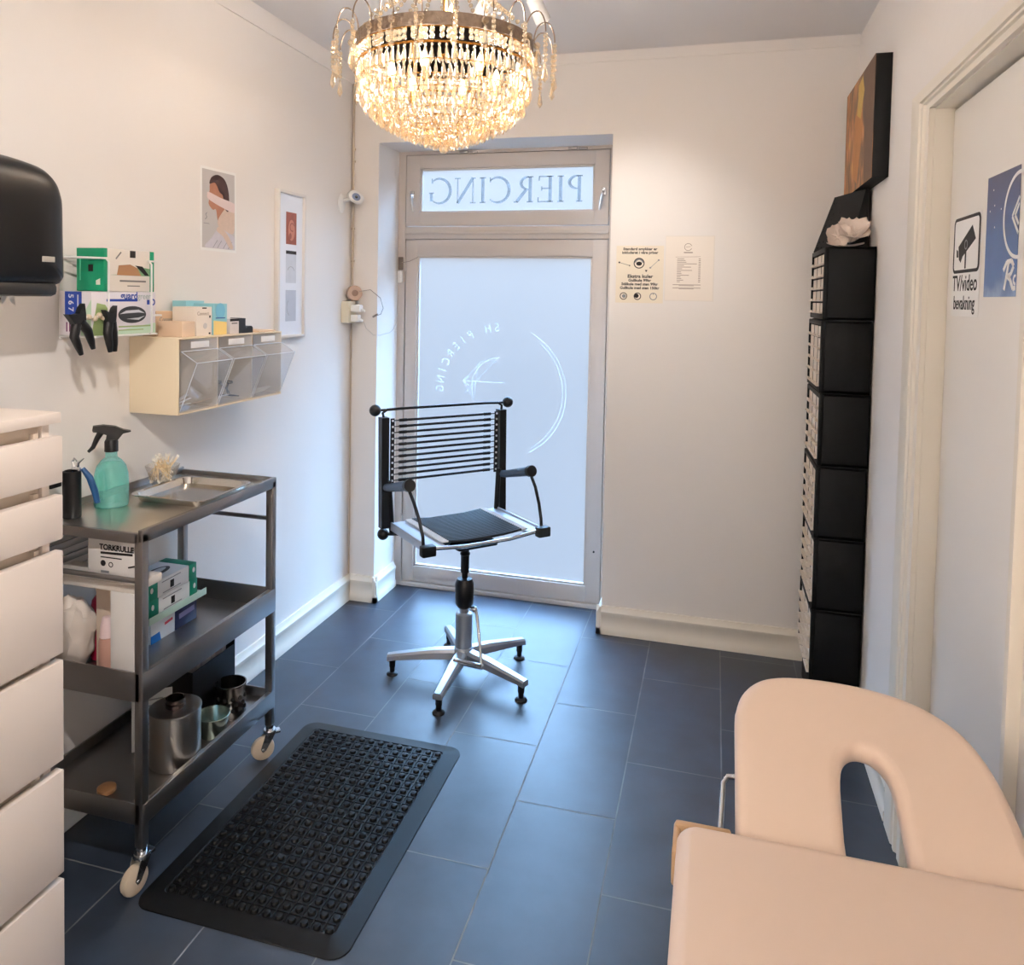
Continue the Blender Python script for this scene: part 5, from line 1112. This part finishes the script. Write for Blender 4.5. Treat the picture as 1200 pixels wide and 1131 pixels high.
us = MB().path([(-0.22, 0.05, SZ - 0.024), (-0.13, 0.03, SZ - 0.045), (0, 0.02, SZ - 0.052), (0.13, 0.03, SZ - 0.045), (0.22, 0.05, SZ - 0.024)], 0.014, 10).path([(-0.22, -0.10, SZ - 0.024), (-0.1, -0.06, SZ - 0.045), (0.1, -0.06, SZ - 0.045), (0.22, -0.10, SZ - 0.024)], 0.012, 10).box(-0.09, 0.09, -0.10, 0.11, SZ - 0.068, SZ - 0.046, 0.010)
part('seat_support', us, metal_b, tc_)
YBK = -0.186
for s in (-1, 1):
    p = MB().prism([(-0.012, 0.60), (0.022, 0.60), (0.016, 0.80), (0.012, 1.045), (-0.026, 1.045), (-0.018, 0.80)], -0.016, 0.016, 0, frame3((s * 0.276, YBK, 0), (0, 1, 0), (0, 0, 1)) @ Matrix.Identity(4))
    q = part('back_post', p, metal_b, tc_)
    pf_ = MB().prism([(min(s * 0.236, s * 0.252), 0.775), (max(s * 0.236, s * 0.252), 0.775), (max(s * 0.236, s * 0.252), 1.040), (min(s * 0.236, s * 0.252), 1.040)], -0.003, 0.003, 0, frame3((0, YBK + 0.006, 0), (1, 0, 0), (0, 0, 1)))
    part('perforated_strip', pf_, metal_b, q)
    dt = MB()
    for i in range(11):
        z = 0.788 + 0.0243 * i; dt.cyl((s * 0.244, YBK + 0.0025, z), (s * 0.244, YBK + 0.0105, z), 0.0045, n=10)
    part('eyelets', dt, mat('white_eyelet', (222, 226, 232), 0.4), q)
    part('lower_strut', MB().path([(s * 0.258, YBK + 0.01, 0.79), (s * 0.246, YBK + 0.016, 0.60), (s * 0.244, YBK + 0.012, 0.575)], 0.011, 10), metal_b, tc_)
bc = MB()
for i in range(11):
    z = 0.788 + 0.0243 * i
    m_ = MB().cyl((-0.19, YBK + 0.006, z), (0.19, YBK + 0.006, z), 0.0052, n=8)
    for s in (-1, 1): m_.cyl((s * 0.182, YBK + 0.006, z), (s * 0.214, YBK + 0.006, z), 0.0066, n=10).cyl((s * 0.212, YBK + 0.006, z), (s * 0.244, YBK + 0.006, z), 0.0022, n=6)
    part('back_cord', m_, cord_m, tc_)
tb_ = MB().path([(-0.276, YBK - 0.006, 1.04), (-0.280, YBK - 0.010, 1.062), (-0.262, YBK - 0.010, 1.074), (-0.20, YBK - 0.010, 1.076), (0.20, YBK - 0.010, 1.076), (0.262, YBK - 0.010, 1.074), (0.280, YBK - 0.010, 1.062), (0.276, YBK - 0.006, 1.04)], 0.0055, 10)
hb = part('top_bar', tb_, metal_b, tc_)
for s in (-1, 1):
    kb = MB().ball((s * 0.312, YBK - 0.012, 1.074), 0.0235, 16).path([(s * 0.268, YBK - 0.010, 1.074), (s * 0.30, YBK - 0.011, 1.074)], 0.005, 8)
    part('ball_knob', kb, black_m, hb)
kn2 = MB().ball((0.268, YBK - 0.02, 0.566), 0.0235, 16).path([(0.268, YBK - 0.02, 0.566), (0.20, YBK + 0.05, 0.575), (0.05, -0.02, 0.572)], 0.006, 8)
part('tilt_knob', kn2, black_m, tc_)
arm_m = mat('armrest_pad', (52, 70, 92), 0.4)
for s in (-1, 1):
    ar = MB().path([(s * 0.272, YBK - 0.006, 0.762), (s * 0.272, YBK + 0.05, 0.772), (s * 0.275, 0.046, 0.820)], [0.014, 0.016, 0.020], 16)
    a_ = part('armrest', ar, arm_m, tc_)
    part('end_cap', MB().path([(s * 0.275, 0.040, 0.8185), (s * 0.275, 0.060, 0.8235)], 0.0235, 18), black_m, a_)
    part('arm_rod', MB().path([(s * 0.275, 0.052, 0.805), (s * 0.272, 0.090, 0.765), (s * 0.266, 0.128, 0.705), (s * 0.262, 0.150, 0.650), (s * 0.262, 0.156, SZ - 0.02)], 0.0065, 10), metal_b, a_)

# ------------------------------------------------------------------ massage table
mt_ = thing('massage_table', 'beige padded treatment couch with a raised headrest in front of the inner door', 'treatment table', (2.0, -3.1, 0))
TL, TRt, TN, TF_ = 1.716, 2.270, -4.15, -2.252
ctop = MB().slab([rrect(TL, TRt, TN, TF_, 0.035, 8)], 0.036, 0.022, 0, Matrix.Translation((0, 0, 0.650)), 5)
part('cushion', ctop, vinyl_m, mt_, True)
hp = [(1.808, -0.01), (1.808, 0.22), (1.811, 0.262), (1.822, 0.296), (1.842, 0.322), (1.870, 0.340), (1.91, 0.350), (1.968, 0.354), (2.03, 0.351), (2.085, 0.342), (2.135, 0.325), (2.175, 0.298), (2.205, 0.262), (2.226, 0.210), (2.238, 0.15), (2.244, 0.08), (2.246, -0.01)]
hole = [(1.975, 0.03), (1.977, 0.10), (1.981, 0.158), (1.990, 0.190), (2.005, 0.206), (2.022, 0.209), (2.040, 0.202), (2.054, 0.184), (2.062, 0.158), (2.065, 0.10), (2.065, 0.03), (2.055, 0.008), (2.02, 0.0), (1.985, 0.008)]
HT = Matrix.Translation((0, -2.262, 0.648)) @ Matrix.Rotation(math.radians(25), 4, 'X')
hcu = MB().slab([hp[:1] + sm(hp, 4)[4:-4] + hp[-1:], sm(hole, 3)], 0.024, 0.020, 0, HT, 5)
part('headrest', hcu, vinyl_m, mt_, True, label='padded headrest with an oval face hole')
apron = MB().box(TL - 0.004, TL + 0.085, TF_ + 0.002, TF_ + 0.018, 0.618, 0.672, 0.004).box(TL - 0.006, TL + 0.004, TF_ - 0.06, TF_ + 0.018, 0.612, 0.668, 0.004)
part('corner_trim', apron, vinyl_dark, mt_, True, label='tan folded vinyl corner')
brk = MB().path([(1.786, -2.27, 0.60), (1.786, -2.175, 0.63), (1.790, -2.10, 0.665), (1.797, -2.09, 0.672), (1.820, -2.09, 0.675)], 0.0048, 10)
part('headrest_bracket', brk, chrome_m, mt_, True, label='bent metal rod')
und = MB().box(TL + 0.02, TRt - 0.02, TN + 0.02, TF_ - 0.01, 0.555, 0.618, 0.004)
part('frame', und, mat('table_frame', (150, 118, 84), 0.5), mt_, True)
for x in (TL + 0.05, TRt - 0.10):
    for y in (TN + 0.10, TF_ - 0.16):
        part('leg', MB().box(x, x + 0.05, y, y + 0.05, 0, 0.556, 0.004), mat('table_frame', (150, 118, 84), 0.5), mt_, True)
sup = MB()
for x in (1.86, 2.19): sup.path([(x, -2.30, 0.60), (x, -2.255, 0.612), (x, -2.02, 0.728)], 0.010, 8)
part('headrest_support', sup, steel_dark, mt_, True)

# ------------------------------------------------------------------ wall camera, sockets, cables
wc = thing('security_camera', 'small white oval security camera high in the left corner', 'camera', (0.03, -0.09, 1.97))
part('mount_plate', MB().lathe([(0.040, 0), (0.040, 0.004), (0.030, 0.010), (0.0001, 0.011)], (0, 0, 0), 28, 0, Matrix.Translation((0, -0.112, 1.972)) @ Matrix.Rotation(math.pi / 2, 4, 'Y'), 1.15, 0.8), white_m, wc, True)
part('bracket', MB().path([(0.006, -0.108, 1.985), (0.03, -0.10, 1.992), (0.05, -0.085, 2.0)], 0.009, 10), white_m, wc, True)
cbm = MB(); ca = (Vector((1.75, -3.54, 1.54)) - Vector((0.06, -0.075, 2.005))).normalized(); ca = (ca + Vector((0.25, 0, 0.1))).normalized()
u_ = Vector((0, 0, 1)).cross(ca).normalized(); v_ = ca.cross(u_); CMx = Matrix((u_, v_, ca)).transposed().to_4x4(); CMx.translation = Vector((0.058, -0.078, 2.005)); CMx = CMx @ Matrix.Rotation(-0.5, 4, 'Z')
cbm.slab([rrect(-0.040, 0.040, -0.026, 0.026, 0.025, 8)], 0.020, 0.010, 0, CMx, 4)
part('camera_body', cbm, white_m, wc, True)
part('lens', MB().lathe([(0.017, 0.018), (0.017, 0.021), (0.012, 0.0215), (0.0001, 0.0215)], (0, 0, 0), 24, 0, CMx, 1.25, 1.0).lathe([(0.007, 0.0215), (0.006, 0.024), (0.0001, 0.0245)], (0, 0, 0), 16, 1, CMx), [mat('lens_ring', (110, 126, 156), 0.3), mat('lens_black', (8, 9, 14), 0.1)], wc, True)
cd = MB().path([(0.012, -0.008, H - 0.076), (0.010, -0.008, 2.2), (0.014, -0.009, 1.9), (0.011, -0.008, 1.6), (0.013, -0.009, 1.5)], 0.0055, 8)
for z in (2.25, 2.19, 1.86, 1.70): cd.box(0.006, 0.020, -0.014, -0.001, z - 0.005, z + 0.005, 0.001)
solo('cable', cd, mat('beige_cable', (196, 180, 162), 0.5), 'painted cable run down the left corner from the ceiling', 'cable')
cd = MB().path([(0.009, -0.007, 1.39), (0.008, -0.007, 0.9), (0.010, -0.007, 0.4), (0.009, -0.007, 0.130)], 0.0035, 8)
solo('cable', cd, mat('beige_cable', (196, 180, 162), 0.5), 'thin painted cable in the left corner below the sockets', 'cable')
so = thing('power_socket', 'cream wall socket box with white plugs in the left corner', 'socket', (0.03, -0.06, 1.395))
part('socket_box', MB().box(0.0, 0.040, -0.105, -0.020, 1.396, 1.502, 0.006), mat('cream_socket', (224, 214, 190), 0.4), so, True)
for z, L in ((1.468, 0.050), (1.420, 0.040)):
    pg = MB().box(0.040, 0.040 + L, -0.085, -0.045, z - 0.017, z + 0.017, 0.005).cyl((0.040 + L, -0.065, z - 0.008), (0.058 + L, -0.065, z - 0.014), 0.010, 0.006, 12)
    part('plug', pg, white_m, so, True)
ro = thing('tape_roll', 'round tan cable roll hanging above the corner socket', 'cable roll', (0.04, -0.04, 1.52))
T = CMx.copy(); T.translation = Vector((0.042, -0.045, 1.542))
vs = []
rl_ = MB().lathe([(0.016, -0.016), (0.034, -0.016), (0.037, -0.012), (0.037, 0.012), (0.034, 0.016), (0.016, 0.016), (0.016, -0.016)], (0, 0, 0), 32, 0, T)
part('coil', rl_, mat('dusty_tan', (188, 160, 142), 0.6), ro, True)
part('core', MB().lathe([(0.0155, -0.012), (0.0155, 0.012), (0.010, 0.013), (0.0001, 0.013)], (0, 0, 0), 24, 0, T), mat('dusty_core', (150, 122, 106), 0.6), ro, True)
part('hanger', MB().path([(0.042, -0.045, 1.51), (0.02, -0.03, 1.505), (0.006, -0.03, 1.53), (0.003, -0.03, 1.56)], 0.003, 8), mat('dusty_tan', (188, 160, 142), 0.6), ro, True)
wl = MB().path([(0.072, -0.055, 1.55), (0.12, -0.03, 1.56), (0.165, -0.01, 1.52), (0.178, -0.004, 1.47), (0.165, -0.004, 1.44), (0.140, -0.006, 1.432)], 0.0016, 6).path([(0.150, -0.006, 1.440), (0.124, -0.006, 1.426)], 0.005, 8)
solo('cable', wl, mat('grey_lead', (150, 140, 132), 0.5), 'looped thin lead with a dark plug beside the corner socket', 'cable')
wl = MB().path([(0.098, -0.064, 1.412), (0.11, -0.05, 1.37), (0.13, -0.012, 1.338), (0.150, 0.02, 1.335), (0.160, 0.12, 1.345), (0.1475, 0.20, 1.36), (0.150, 0.236, 1.40), (0.156, 0.243, 1.47), (0.154, 0.243, 1.55)], 0.0016, 6)
solo('cable', wl, mat('white_lead', (206, 202, 198), 0.5), 'thin white lead from the socket to the door sensor', 'cable')
ds2 = thing('door_sensor', 'small white magnetic sensor on the left door frame', 'sensor', (0.16, ND - 0.01, 1.6))
part('sensor_body', MB().box(0.148, 0.172, ND - 0.018, ND, 1.600, 1.665, 0.004), white_m, ds2, True)
part('sensor_clip', MB().box(0.150, 0.174, ND - 0.012, ND, 1.668, 1.735, 0.003).cyl((0.162, ND - 0.012, 1.71), (0.162, ND - 0.020, 1.71), 0.007, n=12), mat('tarnished', (120, 108, 98), 0.4, 0.6), ds2, True, label='tarnished metal clip')
part('sensor_wire', MB().path([(0.170, ND - 0.014, 1.705), (0.21, ND - 0.008, 1.712), (0.256, ND - 0.001, 1.735)], 0.0016, 6), mat('grey_lead', (150, 140, 132), 0.5), ds2, True)

# ------------------------------------------------------------------ chandelier
CC = Vector((0.917, -1.22, 0)); ZR = 2.305; RR = 0.272
cl = thing('chandelier', 'lit crystal chandelier with tiers of glass drops under the ceiling', 'chandelier', (CC.x, CC.y, 1.985))
st = MB().lathe([(0.0001, 0), (0.06, 0), (0.055, -0.02), (0.02, -0.035), (0.008, -0.04), (0.008, -0.30), (0.014, -0.32), (0.014, -0.36), (0.0001, -0.37)], (CC.x, CC.y, H), 24)
part('stem', st, gold_m, cl, True)
part('rim_band', MB().lathe([(RR, -0.018), (RR + 0.003, -0.018), (RR + 0.004, 0.018), (RR, 0.018), (RR, -0.018)], (CC.x, CC.y, ZR), 64), pewter_m, cl, True, label='aged patterned metal band')
sp = MB()
for i in range(6):
    a = i * math.pi / 3 + 0.2; sp.path([(CC.x + 0.014 * math.cos(a), CC.y + 0.014 * math.sin(a), H - 0.34), (CC.x + RR * math.cos(a), CC.y + RR * math.sin(a), ZR)], 0.003, 6)
part('spokes', sp, gold_m, cl, True)
tiers = [(0.266, ZR - 0.062, 0.060), (0.262, ZR - 0.106, 0.060), (0.248, ZR - 0.142, 0.058), (0.224, ZR - 0.170, 0.056), (0.196, ZR - 0.193, 0.054), (0.164, ZR - 0.213, 0.052), (0.130, ZR - 0.231, 0.050), (0.096, ZR - 0.246, 0.048), (0.062, ZR - 0.258, 0.046), (0.030, ZR - 0.268, 0.046)]
rg = MB()
for r, z, L in tiers:
    ring = [(CC.x + r * math.cos(2 * math.pi * i / 48), CC.y + r * math.sin(2 * math.pi * i / 48), z) for i in range(49)]
    rg.path(ring, 0.0018, 5, caps=False)
for z in (ZR - 0.018, ZR - 0.060): rg.path([(CC.x + 0.268 * math.cos(2 * math.pi * i / 48), CC.y + 0.268 * math.sin(2 * math.pi * i / 48), z) for i in range(49)], 0.0024, 5, caps=False)
for i in range(8):
    a = i * math.pi / 4; rg.path([(CC.x + r * math.cos(a), CC.y + r * math.sin(a), z) for r, z, L in tiers], 0.0016, 5)
part('wire_tiers', rg, gold_m, cl, True)
def drop_geo(L, w):
    m = MB(); n = 6
    prof = [(0.0006, 0), (w * 0.55, -L * 0.10), (w * 0.30, -L * 0.20), (w * 0.62, -L * 0.34), (w * 1.0, -L * 0.78), (0.0003, -L)]
    return m.lathe(prof, (0, 0, 0), n)
drops = []
dm = {}
camv = Vector((1.7526, -3.5404, 1.5374))
for ti, (r, z, L) in enumerate(tiers):
    n = max(6, int(2 * math.pi * r / (0.0185 if ti else 0.020)))
    for i in range(n):
        a = 2 * math.pi * (i + 0.5 * (ti % 2)) / n
        drops.append((CC + Vector((r * math.cos(a), r * math.sin(a), z)), L, a, ti))
key = sorted(range(len(drops)), key=lambda i: (drops[i][0] - camv).length - 0.02 * drops[i][3])
tops = MB()
for i in range(84):
    a = 2 * math.pi * i / 84
    for z, r_ in ((ZR - 0.028, 0.0085), (ZR - 0.045, 0.0078)):
        tops.ball(CC + Vector((0.269 * math.cos(a + 0.02 * math.sin(i * 1.7)), 0.269 * math.sin(a + 0.02 * math.sin(i * 1.7)), z - 0.004 * math.sin(i * 0.75) ** 2)), r_, 6)
part('bead_garland', tops, crystal_m, cl, True, kind='stuff', angle=5)
front = set(key[:100]); rest = MB()
for L in set(t[2] for t in tiers): dm[L] = make_mesh('crystal_drop', drop_geo(L, 0.0078), [crystal_m], None, 5)
for i, (p, L, a, ti) in enumerate(drops):
    if i in front:
        o = bpy.data.objects.new('crystal_drop', dm[L]); COL.objects.link(o); o.parent = cl
        o.location = p - Vector((CC.x, CC.y, 1.985)); o.rotation_euler = (random.uniform(-0.12, 0.12), random.uniform(-0.12, 0.12), a + random.random())
    else:
        g = drop_geo(L, 0.0078); rest.add(g.v, g.f, 0, Matrix.Translation(p) @ Matrix.Rotation(random.uniform(-0.12, 0.12), 4, 'X') @ Matrix.Rotation(random.uniform(-0.12, 0.12), 4, 'Y') @ Matrix.Rotation(a + random.random(), 4, 'Z'), False)
part('crystal_drops', rest, crystal_m, cl, True, kind='stuff', angle=5)
fin = MB().ball((CC.x, CC.y, ZR - 0.306), 0.017, 8).path([(CC.x, CC.y, ZR - 0.268), (CC.x, CC.y, ZR - 0.292)], 0.0018, 5)
part('finial', fin, crystal_m, cl, True, angle=5)
# rim beads: a round bead with a long pendant at every arm
NA = 20
for i in range(NA):
    a = 2 * math.pi * (i + 0.35) / NA; d = Vector((math.cos(a), math.sin(a), 0)); b0 = CC + d * (RR + 0.006)
    am = MB(); pts = []
    for q in range(13):
        th = math.pi * (1 - q / 12); pts.append(b0 + d * (0.032 + 0.032 * math.cos(th)) + Vector((0, 0, ZR + 0.015 + 0.055 * math.sin(th) + (0.0 if q < 9 else -0.002 * (q - 8)))))
    am.path(pts, 0.0022, 6)
    arm = part('arm', am, mat('silver_arm', (170, 150, 130), 0.25, 1.0), cl, True)
    bd_ = MB(); tip = pts[-1]
    for q in range(6): bd_.ball(tip + Vector((0, 0, -0.010 - 0.0145 * q)), 0.0072, 6)
    g = drop_geo(0.058, 0.0095); bd_.add(g.v, g.f, 0, Matrix.Translation(tip + Vector((0, 0, -0.090))), False)
    part('bead_string', bd_, crystal_m, arm, True, angle=5)
    rb_ = MB().ball(b0 + d * 0.010 + Vector((0, 0, ZR)), 0.011, 8)
    g = drop_geo(0.070, 0.010); rb_.add(g.v, g.f, 0, Matrix.Translation(b0 + d * 0.010 + Vector((0, 0, ZR - 0.010))), False)
    part('rim_pendant', rb_, crystal_m, arm, True, angle=5)
# upper bead strands rising from the rim to a small crown
uc = MB()
for i in range(16):
    a = 2 * math.pi * (i + 0.1) / 16; d = Vector((math.cos(a), math.sin(a), 0))
    for q in range(22):
        u = q / 21; r = 0.235 * (1 - u) ** 1.8 + 0.085
        if r > 0.26: continue
        uc.ball(CC + d * r + Vector((0, 0, ZR + 0.005 + 0.27 * u)), 0.0075, 5)
part('upper_bead_strands', uc, crystal_m, cl, True, kind='stuff', angle=5)
part('crown_ring', MB().lathe([(0.082, -0.01), (0.088, -0.01), (0.088, 0.012), (0.082, 0.012), (0.082, -0.01)], (CC.x, CC.y, ZR + 0.28), 40), pewter_m, cl, True)
for i in range(7):
    a = 2 * math.pi * i / 6 + 0.5; r = 0.165 if i < 6 else 0.0
    p = CC + Vector((r * math.cos(a), r * math.sin(a), ZR - 0.085 if i < 6 else ZR + 0.09))
    if i == 6: p += Vector((0.03, -0.03, 0))
    bu = MB().lathe([(0.0001, -0.018), (0.010, -0.014), (0.014, 0.0), (0.011, 0.014), (0.005, 0.028), (0.0001, 0.036)], p, 14)
    b_ = part('bulb', bu, bulb_m, cl, True, label='glowing candle bulb')
    part('bulb_holder', MB().cyl(p + Vector((0, 0, -0.055)), p + Vector((0, 0, -0.016)), 0.008, n=12), gold_m, b_, True)
    ld = bpy.data.lights.new('bulb_light', 'POINT'); ld.energy = CHANDELIER_W; ld.color = (1.0, 0.92, 0.86); ld.shadow_soft_size = 0.05
    lo = bpy.data.objects.new('bulb_light', ld); COL.objects.link(lo); lo.parent = cl; lo.location = p + Vector((0, 0, 0.05)) - Vector((CC.x, CC.y, 1.985))

# ------------------------------------------------------------------ ceiling spotlights
def spot(x, y, aim, lab, energy, body_len=0.085, wide=64):
    t = thing('ceiling_spotlight', lab, 'spotlight', (x, y, H), group='white ceiling spotlights')
    part('rose', MB().cyl((x, y, H), (x, y, H - 0.018), 0.036, n=28), white_m, t, True)
    hd = Vector((x, y + 0.02, H - 0.062)); d = (Vector(aim) - hd).normalized()
    part('joint', MB().cyl((x, y, H - 0.018), hd, 0.007, n=10), white_m, t, True)
    e = hd + d * body_len
    hb_ = part('head', MB().path([hd - d * 0.01, hd, e], [0.020, 0.026, 0.029], 24), white_m, t, True)
    part('lamp_face', MB().path([e - d * 0.002, e + d * 0.0015], 0.025, 24), mat('spot_glow', (255, 226, 180), 0.5, emit=8), hb_, True, label='lit lamp face')
    ld = bpy.data.lights.new('spot_lamp', 'SPOT'); ld.energy = energy; ld.color = (1.0, 0.96, 0.93); ld.spot_size = math.radians(wide); ld.spot_blend = 0.9; ld.shadow_soft_size = 0.025
    lo = bpy.data.objects.new('spot_lamp', ld); COL.objects.link(lo); lo.parent = t
    lo.location = e + d * 0.006 - Vector((x, y, H)); lo.rotation_euler = d.to_track_quat('-Z', 'Y').to_euler()
spot(0.955, -0.90, (0.0, -0.4, 1.2), 'white ceiling spotlight nearest the chandelier, turned towards the left wall', SPOT_W * 0.2)
for sx_, sy_, aim_, e_, lab_ in ((1.50, -3.30, (0.0, -2.3, 0.7), 1.5, 'added unseen fill spotlight aimed at the chest of drawers and trolley'), (1.00, -4.20, (0.4, -5.2, 1.5), 9.0, 'added unseen fill spotlight aimed at the rear wall'),
                       (1.40, -4.40, (2.295, -4.7, 1.7), 9.0, 'added unseen fill spotlight aimed at the rear right wall'), (0.70, -4.50, (0.0, -4.6, 1.5), 9.0, 'added unseen fill spotlight aimed at the rear left wall')):
    spot(sx_, sy_, aim_, lab_, SPOT_W * e_, wide=100)  # fill lamps out of view, added to lift the room's brightness
spot(1.105, -0.86, (1.50, 0.0, 1.62), 'white ceiling spotlight aimed at the price sheets on the back wall', SPOT_W * 0.36)
